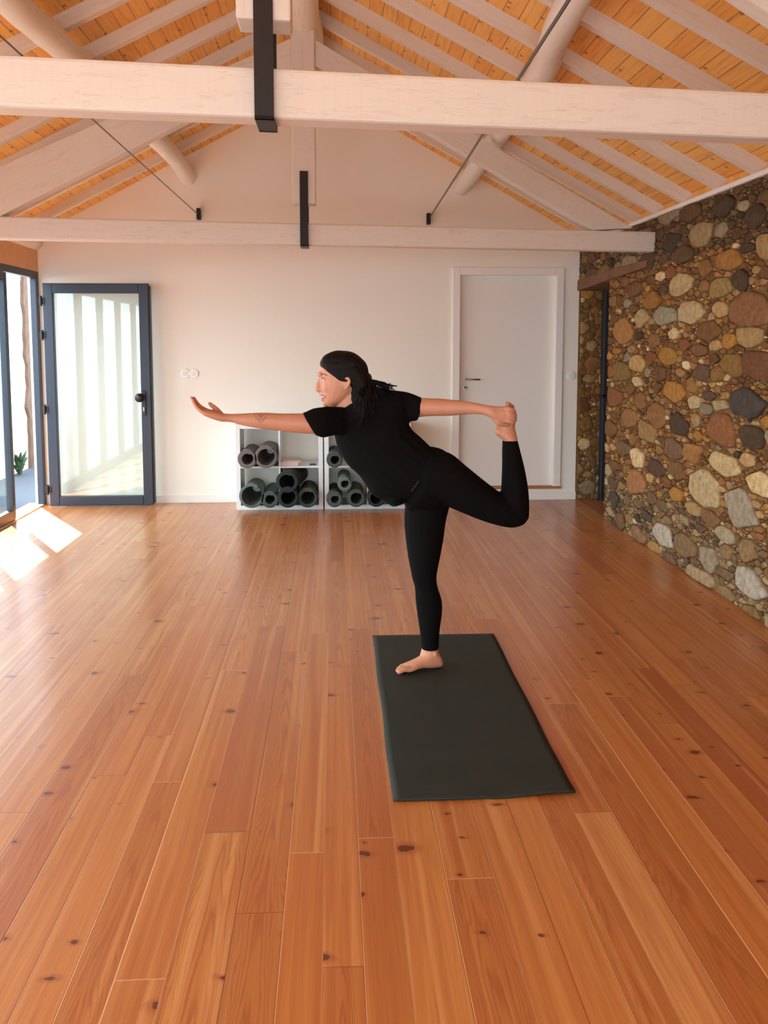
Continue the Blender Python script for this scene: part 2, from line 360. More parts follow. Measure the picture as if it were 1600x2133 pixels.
# switches
def switch(name, label, ps, cat):
    o = thing(name, label, cat, (ps[0].x, YB, ps[0].z))
    for p in ps:
        obj('cover_plate', cyl(bmesh.new(), (p.x, YB-.006, p.z), .042, (0, 1, 0), .012, 32), mPlastic, o, bevel=.004)
        obj('rocker', cyl(bmesh.new(), (p.x, YB-.0135, p.z), .024, (0, 1, 0), .004, 28), mSwGrey, o, bevel=.001)
switch('wall_socket', 'pair of round white socket covers on the back wall near the glass door', [aY(386, 778, YB), aY(404, 778, YB)], 'socket')
switch('light_switch', 'single round white switch between the white door and the stone wall', [aY(1189, 782, YB)], 'switch')

# ---- left glazed wall
ZH = 2.07
h1 = aX(88, 576, XL); h2 = aX(86, 528, XL)
bm = B(XL-.07, XL, YF, YB, 2.13, 2.34); struct(obj('wall_left', bm, mOrange, bevel=.006), 'orange timber header beam above the glass doors')
bm = tube(bmesh.new(), curve3([(XL-.03, YB-.01, 2.40), (XL-.03, 7.2, 2.41), (XL-.05, 5.5, 2.40), (XL-.03, 3.6, 2.41), (XL-.04, 1.5, 2.4), (XL-.04, YF, 2.4)], 5), .085, 16, wob=.03, rng=rnd)
struct(obj('trim_1', bm, mWY, None, True), 'white round wall plate log above the timber header')
struct(obj('trim_2', B(XL-.08, XL-.03, YF, YB, 2.32, 2.5), mWall))
# head frame / sill / jamb
bm = bmesh.new(); box(bm, XL-.06, XL, YF, YB, ZH, 2.13); box(bm, XL-.055, XL, 8.67, YB, 0, ZH)
struct(obj('trim_3', bm, mFrame, bevel=.004), 'dark grey aluminium head and jamb of the folding doors')
struct(obj('trim_4', B(XL-.16, XL+.0, YF, YB, -.03, .012), plain('pale_threshold', (214, 190, 164), .5), bevel=.002), 'pale threshold under the folding doors')
def leaf_panel(name, y0, y1, label, X=XL, kids=True):
    o = thing(name, label, 'x', (X, (y0+y1)/2, 0)); del o['category']; struct(o)
    bm = bmesh.new(); s = .065
    box(bm, X-.06, X-.005, y0, y0+s, .015, ZH-.004); box(bm, X-.06, X-.005, y1-s, y1, .015, ZH-.004); box(bm, X-.06, X-.005, y0+s, y1-s, .015, .015+.085); box(bm, X-.06, X-.005, y0+s, y1-s, ZH-.07, ZH-.004)
    obj('window_frame', bm, mFrame, o, bevel=.004); obj('glass_pane', B(X-.036, X-.03, y0+s-.005, y1-s+.005, .095, ZH-.065), mGlass, o)
yy = 7.93; k = 1; ordn = ['nearest the open leaf', 'second from the open leaf', 'third from the open leaf', 'fourth from the open leaf', 'fifth', 'sixth', 'seventh', 'eighth', 'ninth', 'tenth', 'eleventh', 'twelfth']
while yy > YF+.2:
    y0 = max(yy-.91, YF); leaf_panel('window_%d' % k, y0, yy-.004, 'glazed folding panel in the left wall, '+ordn[k-1]); yy -= .91; k += 1
# open leaf folded back against the back wall
LY = 8.56
q0 = aY(104, 1047, LY); q1 = aY(319, 1047, LY); q2 = aY(93, 590, LY); q3 = aY(309, 590, LY)
xa = min(q0.x, q2.x)-.0; xb = (q1.x+q3.x)/2; zt = (q2.z+q3.z)/2
d = thing('door_2', 'open glass door leaf with dark frame folded against the back wall', 'x', ((xa+xb)/2, LY, 0)); del d['category']; struct(d)
bm = bmesh.new(); s = .088; y0, y1 = LY, LY+.06
box(bm, xa, xa+s, y0, y1, .012, zt); box(bm, xb-s, xb, y0, y1, .012, zt); box(bm, xa+s, xb-s, y0, y1, .012, .1); box(bm, xa+s, xb-s, y0, y1, zt-s, zt)
obj('door_frame', bm, mFrame, d, bevel=.006); obj('glass_pane', B(xa+s-.005, xb-s+.005, y0+.025, y0+.031, .095, zt-s+.005), mGlass, d)
obj('rubber_seal', B(xb-.004, xb+.012, y0+.02, y1+.012, .03, zt-.02), mBlackP, d)
hp = aY(300, 828, LY); bm = bmesh.new(); box(bm, hp.x-.018, hp.x+.018, LY-.014, LY, hp.z-.16, hp.z+.06)
obj('handle_plate', bm, mBlackP, d, bevel=.004)
bm = cyl(bmesh.new(), (hp.x-.03, LY-.05, hp.z), .04, (0, 1, 0), .022); tube(bm, [(hp.x, LY-.01, hp.z), (hp.x, LY-.05, hp.z)], .012, 10)
obj('door_handle', bm, mBlackP, d, True); obj('lock', B(hp.x-.008, hp.x+.008, LY-.02, LY-.012, hp.z-.125, hp.z-.085), mChrome, d, bevel=.003)
for v in (627, 698, 853, 1020):
    z = aY(92, v, LY).z; bm = bmesh.new(); tube(bm, [(xa-.012, LY-.01, z-.045), (xa-.012, LY-.01, z+.045)], .012, 10); box(bm, xa-.035, xa+.02, LY-.006, LY+.01, z-.03, z+.03)
    obj('hinge', bm, mIron, d)
# ---- outside
struct(obj('ground', B(-16, XL-.1, -12, 26, -.12, -.04), mGrav), 'pale gravel yard outside the glass doors')
struct(obj('wall_garden', B(-4.0, -3.75, 9.9, 11.75, -.1, 3.0), mExt), 'whitewashed outbuilding wall seen through the open doorway')
bm = bmesh.new()
rr = random.Random(5); L = []; R_ = []
for i in range(25):
    z = -.04+i*.125; L.append((-3.80, 11.55+rr.uniform(-.05, .05)-.01*i*0, z)); R_.append((-3.80, 11.95, z))
prism(bm, [(-3.8, p[1], p[2]) for p in L]+[(-3.8, p[1], p[2]) for p in R_[::-1]], (.09, 0, 0))
struct(obj('wall_pier', bm, mRough), 'rough brown unrendered wall edge outside')
struct(obj('wall_yard', B(-4.6, -2.95, 12.6, 12.8, -.1, 3.2), mExt), 'white yard wall behind the rough wall edge')
pl = thing('weed_plant', 'small green weed growing at the foot of the outside wall', 'plant', (-3.68, 10.95, -.04))
bm = bmesh.new(); rr = random.Random(3)
for i in range(26):
    a = rr.uniform(0, 6.28); l = rr.uniform(.08, .26); b = Vector((-3.66, 10.95, -.04)); tip = b+Vector((abs(math.cos(a))*l*.35, math.sin(a)*l*1.2, rr.uniform(.08, .3)))
    mid = (b+tip)/2+Vector((0, 0, .05)); w = Vector((.02, .02, 0)); vs = [bm.verts.new(p) for p in (b, mid-w, tip, mid+w)]; bm.faces.new(vs)
obj('leaves', bm, mLeaf, pl)
bm = bmesh.new()
for i in range(5): tube(bm, [(-3.66, 10.95+.02*i, -.04), (-3.64+.01*i, 10.9+.05*i, .12+.04*i)], [.006, .003], 6)
obj('stem', bm, mLeaf, pl)

# ---- right rubble wall: irregular stones from a weighted Voronoi diagram
PAL = [((158, 116, 68), 5), ((140, 100, 62), 5), ((128, 90, 60), 4), ((150, 98, 62), 3), ((96, 76, 60), 1.8), ((182, 146, 98), 4), ((206, 178, 132), 2.2), ((150, 136, 112), 1), ((170, 122, 60), 3)]
def pick(r):
    t = r.uniform(0, sum(w for _, w in PAL))
    for c, w in PAL:
        t -= w
        if t <= 0: return c
    return PAL[0][0]
KS = 2.3
def clip(poly, nx, ny, c):                               # keep nx x + ny y <= c
    out = []
    for i in range(len(poly)):
        a = poly[i]; b = poly[(i+1) % len(poly)]; da = nx*a[0]+ny*a[1]-c; db = nx*b[0]+ny*b[1]-c
        if da <= 0: out.append(a)
        if (da < 0) != (db < 0) and da != db: t = da/(da-db); out.append((a[0]+(b[0]-a[0])*t, a[1]+(b[1]-a[1])*t))
    return out
def rubble(bm, layer, x0, x1, z0, z1, place, seed, fixed=(), big=True, ks=KS, hmul=1.0):
    r = random.Random(seed); A, Bx = x0/ks, x1/ks; pts = []; cell = .12; grid = {}
    def ok(x, y, rad, f):
        gx, gy = int(x/cell), int(y/cell)
        for a in range(gx-3, gx+4):
            for b in range(gy-3, gy+4):
                for (px, py, pr, _) in grid.get((a, b), ()):
                    if (px-x)**2+(py-y)**2 < (f*(pr+rad))**2: return False
        return True
    bigs = {}; bgrid = {}
    def hull(P):
        P = sorted(P); L = []; U = []
        for p in P:
            while len(L) > 1 and (L[-1][0]-L[-2][0])*(p[1]-L[-2][1])-(L[-1][1]-L[-2][1])*(p[0]-L[-2][0]) <= 0: L.pop()
            L.append(p)
        for p in P[::-1]:
            while len(U) > 1 and (U[-1][0]-U[-2][0])*(p[1]-U[-2][1])-(U[-1][1]-U[-2][1])*(p[0]-U[-2][0]) <= 0: U.pop()
            U.append(p)
        return L[:-1]+U[:-1]
    def edges(hp):                                    # outward normals of a counter-clockwise polygon
        E_ = []
        for i in range(len(hp)):
            a, b = hp[i], hp[(i+1) % len(hp)]; nx, ny = b[1]-a[1], a[0]-b[0]; l = math.hypot(nx, ny) or 1; nx /= l; ny /= l; E_.append((nx, ny, nx*a[0]+ny*a[1]))
        return E_
    def near(x, y):
        gx, gy = int(x/cell), int(y/cell)
        for a in range(gx-2, gx+3):
            for b in range(gy-2, gy+3): yield from bgrid.get((a, b), ())
    def sep(x, y, E_): return max(((nx*x+ny*y-c), (nx, ny, c)) for nx, ny, c in E_)
    def add(x, y, rad, col):
        if rad > .03:
            n = r.choice((4, 5, 5, 6)); a0 = r.uniform(0, 6.28); ex = r.uniform(.85, 1.25)
            hp = hull([(x+rad*u_*ex*math.cos(a_), y+rad*u_/ex*math.sin(a_)) for a_, u_ in ((a0+2*math.pi*(k+r.uniform(-.2, .2))/n, r.uniform(1.0, 1.32)) for k in range(n))])
            E_ = edges(hp); bigs[(x, y)] = hp; bgrid.setdefault((int(x/cell), int(y/cell)), []).append((x, y, E_))
        pts.append((x, y, rad, col)); grid.setdefault((int(x/cell), int(y/cell)), []).append(pts[-1])
    for (x, y, rad, col) in fixed: add(x/ks, y, rad, col)
    area = (Bx-A)*(z1-z0)
    for (lo, hi, cnt, f) in ((.055, .09, 90, 1.0), (.034, .055, 420, .95), (.018, .029, 1500, .85), (.009, .014, 5200, .85)):
        for _ in range(int(cnt*area)):
            rad = r.uniform(lo, hi); x = r.uniform(A, Bx); y = r.uniform(z0, z1)
            if ok(x, y, rad, .62 if rad < .03 else f) and (rad > .03 or all(sep(x, y, E_)[0] > rad*.45 for _, _, E_ in near(x, y))): add(x, y, rad, pick(r) if rad > .03 or r.random() < .3 else r.choice(((150, 108, 62), (134, 96, 58), (162, 120, 70), (140, 92, 56), (176, 138, 88), (120, 88, 56))))
    for (x, y, rad, col) in pts:
        n = r.choice((5, 6, 6, 7)) if rad > .02 else r.choice((4, 5, 6)); qa, qb = (1.05, 1.6) if rad > .04 else (1.3, 2.2); a0 = r.uniform(0, 6.28); ex = r.uniform(.8, 1.25); poly = []
        for k in range(n):
            a_ = a0+2*math.pi*(k+r.uniform(-.25, .25))/n; q_ = rad*r.uniform(qa, qb); poly.append((x+q_*ex*math.cos(a_), y+q_/ex*math.sin(a_)))
        if rad > .03: poly = list(bigs[(x, y)])
        gx, gy = int(x/cell), int(y/cell)
        for a in range(gx-3, gx+4):
            for b in range(gy-3, gy+4):
                for (px, py, pr, _) in grid.get((a, b), ()):
                    if pr > .03 and rad <= .03: continue
                    if pr <= .03 and rad > .03: continue
                    dx, dy = px-x, py-y; d2 = dx*dx+dy*dy
                    if d2 < 1e-9 or d2 > (2.7*(rad+pr))**2: continue
                    c = (dx*x+dy*y)+(d2+(rad*rad-pr*pr)*.8)/2; poly = clip(poly, dx, dy, c)
                    if len(poly) < 3: break
        if rad <= .03:
            for _, _, E_ in near(x, y):
                if len(poly) > 2: nx, ny, c = sep(x, y, E_)[1]; poly = clip(poly, -nx, -ny, -c-.0008)
        for nx, ny, c in ((-1, 0, -A), (1, 0, Bx), (0, -1, -z0), (0, 1, z1)): poly = clip(poly, nx, ny, c) if len(poly) > 2 else poly
        if len(poly) < 3: continue
        cx = sum(p[0] for p in poly)/len(poly); cy = sum(p[1] for p in poly)/len(poly)
        # resample to 14 points, soften corners, jitter
        m = 18; per = [0]
        for i in range(len(poly)): a = poly[i]; b = poly[(i+1) % len(poly)]; per.append(per[-1]+math.hypot(b[0]-a[0], b[1]-a[1]))
        q = []
        for k2 in range(m):
            t = per[-1]*k2/m; i = max(i for i in range(len(poly)) if per[i] <= t+1e-12); a = poly[i]; b = poly[(i+1) % len(poly)]; s = (t-per[i])/max(1e-9, per[i+1]-per[i]); q.append((a[0]+(b[0]-a[0])*s, a[1]+(b[1]-a[1])*s))
        q = [((q[i-1][0]+5*q[i][0]+q[(i+1) % m][0])/7, (q[i-1][1]+5*q[i][1]+q[(i+1) % m][1])/7) for i in range(m)]
        j = rad*.05; q = [(p[0]+r.uniform(-j, j), p[1]+r.uniform(-j, j)) for p in q]
        hgt = hmul*min(.02, .006+rad*.2)*r.uniform(.5, 1.3); tx, ty = r.uniform(-.012, .012), r.uniform(-.012, .012); rings = []
        gap = max(.82, 1-.0022/rad)
        for sc, hh in ((gap, -.006), (gap, hgt*.3), (gap*.95, hgt*.75), (gap*.82, hgt*1.0)):
            rings.append([bm.verts.new(place((cx+(p[0]-cx)*sc)*ks, cy+(p[1]-cy)*sc, max(-.012, hh+((p[0]-cx)*tx+(p[1]-cy)*ty)*8*(hh > 0)*.4))) for p in q])
        cv = bm.verts.new(place(cx*ks, cy, hgt*1.02)); fs = []
        for a, b in zip(rings, rings[1:]):
            for i in range(m): fs.append(bm.faces.new([a[i], a[(i+1) % m], b[(i+1) % m], b[i]]))
        for i in range(m): fs.append(bm.faces.new([rings[-1][i], rings[-1][(i+1) % m], cv]))
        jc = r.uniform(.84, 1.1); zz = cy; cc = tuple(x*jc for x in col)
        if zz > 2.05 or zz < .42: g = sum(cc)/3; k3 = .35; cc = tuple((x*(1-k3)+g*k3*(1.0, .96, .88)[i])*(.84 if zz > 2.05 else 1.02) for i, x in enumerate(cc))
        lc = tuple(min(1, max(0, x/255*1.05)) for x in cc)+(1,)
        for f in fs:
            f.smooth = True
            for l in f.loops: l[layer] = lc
FX = [(1463, 490, 26, (196, 160, 98)), (1418, 593, 25, (204, 176, 124)), (1388, 655, 24, (178, 168, 136)), (1340, 665, 20, (200, 172, 118)), (1500, 600, 24, (176, 146, 92)), (1562, 648, 38, (154, 110, 74)),
      (1328, 757, 20, (204, 164, 104)), (1558, 843, 33, (92, 84, 76)), (1448, 838, 15, (206, 180, 132)), (1370, 868, 24, (152, 106, 68)), (1505, 893, 34, (156, 104, 66)), (1462, 775, 20, (112, 88, 66)), (1510, 965, 27, (206, 178, 128)),
      (1467, 1020, 36, (212, 184, 136)), (1548, 1062, 38, (176, 160, 136)), (1383, 1115, 25, (196, 176, 156)), (1298, 690, 28, (156, 112, 66)), (1296, 775, 24, (148, 116, 70)), (1590, 1010, 30, (206, 178, 130)), (1565, 1215, 30, (190, 172, 150)),
      (1480, 1165, 22, (166, 144, 110)), (1405, 935, 22, (118, 90, 68)), (1445, 945, 25, (160, 112, 68)), (1532, 760, 26, (156, 118, 66)), (1578, 760, 34, (118, 80, 56)), (1368, 975, 20, (92, 68, 56)), (1350, 900, 26, (160, 124, 80)), (1430, 760, 10, (214, 190, 148)), (1405, 695, 13, (206, 180, 136)), (1560, 700, 24, (184, 150, 98)), (1300, 935, 20, (142, 112, 76)), (1425, 530, 22, (128, 92, 56)), (1520, 540, 24, (150, 106, 56)), (1325, 1005, 26, (160, 110, 72)), (1575, 450, 24, (104, 80, 58)), (1480, 1080, 18, (130, 96, 66))]
fixed = []
for u, v, rp, c in FX:
    p = aX(u, v, XR); s = (aX(u, v-50, XR)-aX(u, v+50, XR)).length/100; fixed.append((p.y, p.z, rp*s*1.05, c))
bm = bmesh.new(); lay = bm.loops.layers.color.new('stone')
def seat(y, z): return XR+.012*math.sin(y*2.1+z)
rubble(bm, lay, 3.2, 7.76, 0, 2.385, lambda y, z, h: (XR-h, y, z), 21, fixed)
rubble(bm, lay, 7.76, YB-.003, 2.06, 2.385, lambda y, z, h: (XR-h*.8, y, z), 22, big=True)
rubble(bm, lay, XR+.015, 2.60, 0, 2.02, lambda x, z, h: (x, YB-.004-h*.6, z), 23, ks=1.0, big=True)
bmesh.ops.recalc_face_normals(bm, faces=bm.faces[:]); me = bpy.data.meshes.new('wall_right'); bm.to_mesh(me)
bm.free(); bm = bmesh.new(); box(bm, XR+.006, 2.75, YF, 7.76, 0, 2.39); box(bm, XR+.006, 2.75, 7.76, YB, 2.0, 2.39); box(bm, XR, 2.9, YB-.001, YB+.2, 0, 2.05)
base = bpy.data.meshes.new('mortar'); bm.to_mesh(base); bm.free()
wr = bpy.data.objects.new('wall_right', me); COL.objects.link(wr); me.materials.append(mStone); struct(wr, 'rubble stone wall of brown and cream stones on the right')
mo = bpy.data.objects.new('mortar', base); COL.objects.link(mo); base.materials.append(mMortar); mo.parent = wr
# lintel over the recessed doorway
def aXp(u, v): p = aX(u, v, XR-.03); return p
bm = bmesh.new(); up = curve3([aXp(1203, 583), aXp(1268, 562), aXp(1345, 541)], 5); lo = curve3([aXp(1203, 606), aXp(1268, 583), aXp(1345, 557)], 5)
up = [p if p.y < YB else Vector((p.x, YB-.004, p.z)) for p in up]; lo = [p if p.y < YB else Vector((p.x, YB-.004, p.z)) for p in lo]
rings = [[Vector((XR-.03, a.y, a.z)), Vector((XR-.035, b.y, b.z)), Vector((XR+.3, b.y, b.z)), Vector((XR+.3, a.y, a.z))] for a, b in zip(up, lo)]
loft(bm, rings); tag(obj('timber_lintel', bm, mBrown, bevel=.008), 'old brown timber lintel over the recessed doorway in the stone wall', 'lintel')
d = thing('door_3', 'dark metal framed door in the stone doorway', 'x', (2.56, 8.2, 0)); del d['category']; struct(d)
bm = bmesh.new(); box(bm, 2.505, 2.56, 8.64, 8.74, 0, 2.02); box(bm, 2.505, 2.56, 7.70, 7.78, 0, 2.02); box(bm, 2.505, 2.56, 7.78, 8.64, 1.95, 2.02); obj('door_frame', bm, mFrame, d, bevel=.004)
obj('door_leaf', B(2.515, 2.55, 7.78, 8.64, .01, 1.95), mBlackP, d); bm = bmesh.new(); tube(bm, [(2.5, 8.56, 1.0), (2.45, 8.56, 1.0), (2.45, 8.45, 1.0)], .01, 8); obj('door_handle', bm, mIron, d, True)
# white strip on top of the stone wall, orange boards closing the eaves
struct(obj('trim_5', B(XR-.03, XR+.2, 1.2, YB, 2.375, 2.405), plain('white_plaster_cap', (236, 230, 220), .8), bevel=.006), 'white plaster strip along the top of the stone wall')
struct(obj('trim_6', B(XR+.03, XR+.06, 1.2, YB, 2.40, 2.62), mCeil), 'orange boards between the rafter feet')

# ------------------------------------------------------------------ roof timbers
RW, RD = .055, .085
def rafter(y, side, s, k):
    bm = bmesh.new(); xe = XR+.035 if side > 0 else XL-.05
    x0, x1 = RX, xe; pts = []
    for dy in (-RW/2, RW/2):
        pts.append([(x, y+dy+s*(x-RX), zb(x)-(RD if b else -.005)) for x, b in ((x0, 0), (x1, 0), (x1, 1), (x0, 1))])
    loft(bm, pts, cap=False); bm.verts.ensure_lookup_table(); bm.faces.new(bm.verts[0:4]); bm.faces.new(bm.verts[4:8][::-1])
    nth = ['first', 'second', 'third', 'fourth', 'fifth', 'sixth', 'seventh', 'eighth', 'ninth', 'tenth', 'eleventh', 'twelfth', 'thirteenth', 'fourteenth'][k]
    tag(obj('rafter', bm, mWR if side > 0 else mWL), 'whitewashed rafter on the %s slope of the roof, %s from the back wall' % ('right' if side > 0 else 'left', nth), 'rafter', 'whitewashed rafters of the %s slope' % ('right' if side > 0 else 'left'))
for k, y in enumerate((8.25, 7.75, 7.25, 6.76, 6.22, 5.68, 5.17, 4.6, 4.09, 3.55, 3.02, 2.5)): rafter(y+RW/2, 1, -.06, k)
for k, y in enumerate((8.27, 7.72, 7.17, 6.65, 6.12, 5.57, 5.06, 4.55, 4.0, 3.46, 2.92, 2.4)): rafter(y+RW/2, -1, .06, k)
def truss(name, label, x0, y0, s):
    o = thing(name, label, 'truss', (RX, y0+s*(RX-x0), 2.14)); Tn = Vector((0, .11, 0))
    def P(x, z): return Vector((x, y0+s*(x-x0), z))
    yoff = Vector((0, .02, 0))
    # (x, z) outline measured on the far truss
    def Q(u, v): p = aP(u, v, -2.079, 6.065, .1376); return p.x, p.z
    zt, zl = 2.28, 2.14
    obj('tie_beam', prism(bmesh.new(), [P(XL-.1, zl), P(XR+.004, zl), P(XR+.004, zt), P(XL-.1, zt)], Tn), mWX, o, bevel=.012)
    ax, az = Q(657, 82); bx, bz = Q(1320, 475); cx, cz = Q(1235, 481); dx, dz = Q(657, 137)
    obj('principal_rafter', prism(bmesh.new(), [P(ax, az), P(bx, max(bz, zt)), P(cx, zt), P(dx, dz)], Tn-Vector((0, .02, 0))), mWR, o, bevel=.006, label='right principal rafter of the truss')
    ax, az = Q(606, 79); ex, ez = Q(552, 107); gx, gz = Q(0, 388); hx, hz = Q(390, 252); ix, iz = Q(10, 445)
    k1 = (gz-az)/(gx-ax); k2 = (iz-hz)/(ix-hx); xl = XL
    xm = hx+(zt-hz)/k2; zu = az+k1*(xl-ax)
    obj('principal_rafter', prism(bmesh.new(), [P(ax, az), P(ax, hz+k2*(ax-hx)), P(max(xm, xl), zt), P(xl, zt), P(xl, max(zu, zt+.01))], Tn-Vector((0, .02, 0))), mWL, o, bevel=.006, label='left principal rafter of the truss')
    k0, _ = Q(608, 300); k1_, _ = Q(657, 300); _, zp = Q(632, 425); _, ztop = Q(632, 62)
    obj('king_post', prism(bmesh.new(), [P(k0, zp)-yoff, P(k1_, zp)-yoff, P(k1_, ztop)-yoff, P(k0, ztop)-yoff], Tn+Vector((0, .02, 0))), mWZ, o, bevel=.006)
    c = (k0+k1_)/2; w = .027; bm = bmesh.new(); _, zs = Q(632, 358); f = .012; up = zs
    prism(bm, [P(c-w, zl-.012)-Vector((0, .034, 0)), P(c+w, zl-.012)-Vector((0, .034, 0)), P(c+w, up)-Vector((0, .034, 0)), P(c-w, up)-Vector((0, .034, 0))], (0, f, 0))
    prism(bm, [P(c-w, zl-.012)-Vector((0, .034, 0)), P(c+w, zl-.012)-Vector((0, .034, 0)), P(c+w, zl-.002)-Vector((0, .034, 0)), P(c-w, zl-.002)-Vector((0, .034, 0))], (0, .17, 0))
    prism(bm, [P(c-w, zl-.012)+Vector((0, .124, 0)), P(c+w, zl-.012)+Vector((0, .124, 0)), P(c+w, up)+Vector((0, .124, 0)), P(c-w, up)+Vector((0, .124, 0))], (0, f, 0))
    obj('iron_strap', bm, mIron, o, label='black iron strap hugging the tie beam')
    return o
truss('roof_truss', 'far whitewashed roof truss in front of the gable wall', -2.079, 6.065, .1376)
truss('roof_truss', 'near whitewashed roof truss crossing the top of the view', -.905, 2.694, .1212)
def log(name, label, P, r, mat=mWY, wob=.045, seed=1):
    rr = random.Random(seed); pts = curve3(P, 8); rad = [r*(1+.035*math.sin(i*.55+seed)) for i in range(len(pts))]
    o = obj(name, tube(bmesh.new(), pts, rad, 18, wob=wob*.4, rng=rr), mat, None, True); return tag(o, label, 'log beam', 'round whitewashed roof logs')
def lg(u, v, Y): return aY(u, v, Y)
log('purlin_log', 'round white purlin log under the left roof slope', [lg(392, 370, YB+.02), lg(350, 313, 7.7), aZ(150, 118, 2.99), aZ(88, 62, 2.98), aZ(30, 10, 2.97), aZ(30, 10, 2.97)+Vector((0, -.9, .01)), aZ(30, 10, 2.97)+Vector((0, -1.9, .0))], .072, seed=2)
log('purlin_log', 'round white purlin log under the right roof slope', [lg(960, 392, YB+.02), lg(1000, 338, 7.55), aZ(1120, 165, 2.93), aZ(1152, 90, 2.94), aZ(1195, 0, 2.95), aZ(1195, 0, 2.95)+Vector((-.02, -1.0, .01)), aZ(1195, 0, 2.95)+Vector((-.02, -1.9, .01))], .072, seed=5)
rz = aY(640, 62, 6.3).z
log('ridge_log', 'thick whitewashed ridge log overhead at the middle of the roof', [(-.16, YB, rz+.09), (-.17, 7.0, rz+.095), (-.19, 6.2, rz+.09), (-.19, 5.0, rz+.1), (-.16, 3.5, rz+.1), (-.15, 2.0, rz+.1)], .105, seed=8)
for (a, b, r, bx, lab) in (((413, 447), (0, 75), .0042, (415, 447), 'left'), ((896, 452), (1185, 0), .0072, (892, 457), 'right')):
    p0 = aY(a[0], a[1], YB-.05); p1 = aZ(b[0], b[1], 2.62) if lab == 'left' else aZ(b[0], b[1], 2.64)
    br = aY(bx[0], bx[1], YB)
    o = thing('tension_cable', 'thin steel cable rising from a black wall bracket %s of the king post' % lab, 'cable', (br.x, YB, br.z), 'steel cables strung under the roof')
    far = p1+(p1-p0)*.25
    obj('cable', tube(bmesh.new(), [p0, p1, far], r, 8), mSteel, o, True)
    obj('bracket', box(bmesh.new(), br.x-.018, br.x+.018, YB-.06, YB, br.z-.05, br.z+.05), mIron, o, bevel=.005, label='black wall bracket')

# ------------------------------------------------------------------ cube shelves and rolled mats
SY = 8.335
def shelf_unit(x0, label):
    w = .775; o = thing('cube_shelf', label, 'shelf', (x0+w/2, SY+.195, 0), 'white cube shelves by the back wall'); y0, y1 = SY, SY+.39; t = .04
    obj('side_panel', B(x0, x0+t, y0, y1, 0, .77), mShelfW, o, bevel=.002); obj('side_panel', B(x0+w-t, x0+w, y0, y1, 0, .77), mShelfW, o, bevel=.002)
    obj('top_panel', B(x0+t, x0+w-t, y0, y1, .73, .77), mShelfW, o, bevel=.002); obj('bottom_panel', B(x0+t, x0+w-t, y0, y1, 0, .04), mShelfW, o, bevel=.002)
    obj('divider', B(x0+w/2-.008, x0+w/2+.008, y0+.004, y1, .04, .73), mShelfW, o, bevel=.001); obj('shelf_board', B(x0+t, x0+w-t, y0+.003, y1, .377, .393), mShelfW, o, bevel=.001)
xs1 = aY(493, 1061, SY).x; xs2 = xs1+.775+.012
shelf_unit(xs1, 'white cube shelf at the left, holding six rolled mats and papers'); shelf_unit(xs2, 'white cube shelf at the right, partly hidden behind the woman')
def roll(u, v, ro, ri, mat, label, L=.56, dirx=.0, Y=8.2, hard=None):
    c = aY(u, v, Y); px = (aY(u+10, v, Y)-aY(u-10, v, Y)).length/20; ro *= px; ri *= px
    if hard is not None: c.z = hard+ro
    th = .007; turns = max(2, int((ro-ri)/th/1.3)); ax = Vector((dirx, 1, 0)).normalized(); bm = bmesh.new(); N = turns*26; sx = ax.cross(Vector((0, 0, 1))).normalized(); prev = None
    pitch = (ro-ri)/turns; wall = pitch*.86
    for i in range(N+1):
        a = 2*math.pi*i/26+1.0; r0 = ri+pitch*i/26; r0 = min(r0, ro-wall); r1 = r0+wall
        e = (sx*math.cos(a)+Vector((0, 0, 1))*math.sin(a)); kk = (r0-ri)/max(1e-6, ro-ri); b0 = ri*.25+(ro-ri*.25)*kk; b1 = min(ro, b0+wall*1.0); q = [c+e*r0, c+e*r1, c+e*b1+ax*L, c+e*b0+ax*L]; vs = [bm.verts.new(p) for p in q]
        if prev:
            for k in range(4): bm.faces.new([prev[k], vs[k], vs[(k+1) % 4], prev[(k+1) % 4]])
        else: bm.faces.new(vs)
        prev = vs
    bm.faces.new(prev[::-1])
    # turns tighten towards the back end, shaped to keep the hollow dark
    return tag(obj('rolled_mat', bm, mat, None, False), label, 'rolled mat', 'rolled exercise mats in the shelves')
zs, zf = .394, .041
roll(515, 953, 20, 11, mRollGrey, 'grey-brown rolled mat at the left of the upper left compartment', hard=zs)
roll(554, 950, 24, 17, mRollGrey, 'wider grey rolled mat with big hollow core, upper left compartment by the divider', hard=zs)
roll(524, 1028, 26, 20, mRollGreen, 'big loosely rolled green-grey mat in the lower left corner compartment', hard=zf)
roll(562, 1037, 18, 9, mRollMid, 'small rolled mat beside the big green-grey one, lower left compartment', hard=zf)
roll(600, 1036, 22, 14, mRollDark, 'black rolled mat under another black one, lower compartment of the left shelf', Y=8.12, hard=None)
roll(597, 1004, 23, 15, mRollDark, 'black rolled mat lying on top in the second lower compartment', Y=8.14, dirx=.16)
roll(641, 1030, 21, 13, mRollMid, 'olive rolled mat at the right of the left shelf, bottom compartment', hard=zf)
roll(697, 954, 17, 8, mRollMid, 'dark olive rolled mat alone in the upper compartment of the right shelf', hard=zs)
roll(697, 1037, 17, 7, mRollMid, 'small dark rolled mat at the lower left of the stack of three', hard=zf)
roll(742, 1032, 19, 11, mRollMid, 'dark rolled mat at the lower right of the stack of three', hard=zf)
roll(718, 1008, 15, 7, mRollGreen, 'green-grey rolled mat on top of the stack of three', Y=8.18)
roll(784, 1035, 19, 12, mRollDark, 'black rolled mat in the last lower compartment below the woman\'s shirt', hard=zf)
roll(822, 1035, 16, 9, mRollDark, 'black rolled mat at the far right end beside the standing leg', hard=zf)
pp = aY(606, 968, 8.42)
bm = bmesh.new(); rr = random.Random(4)
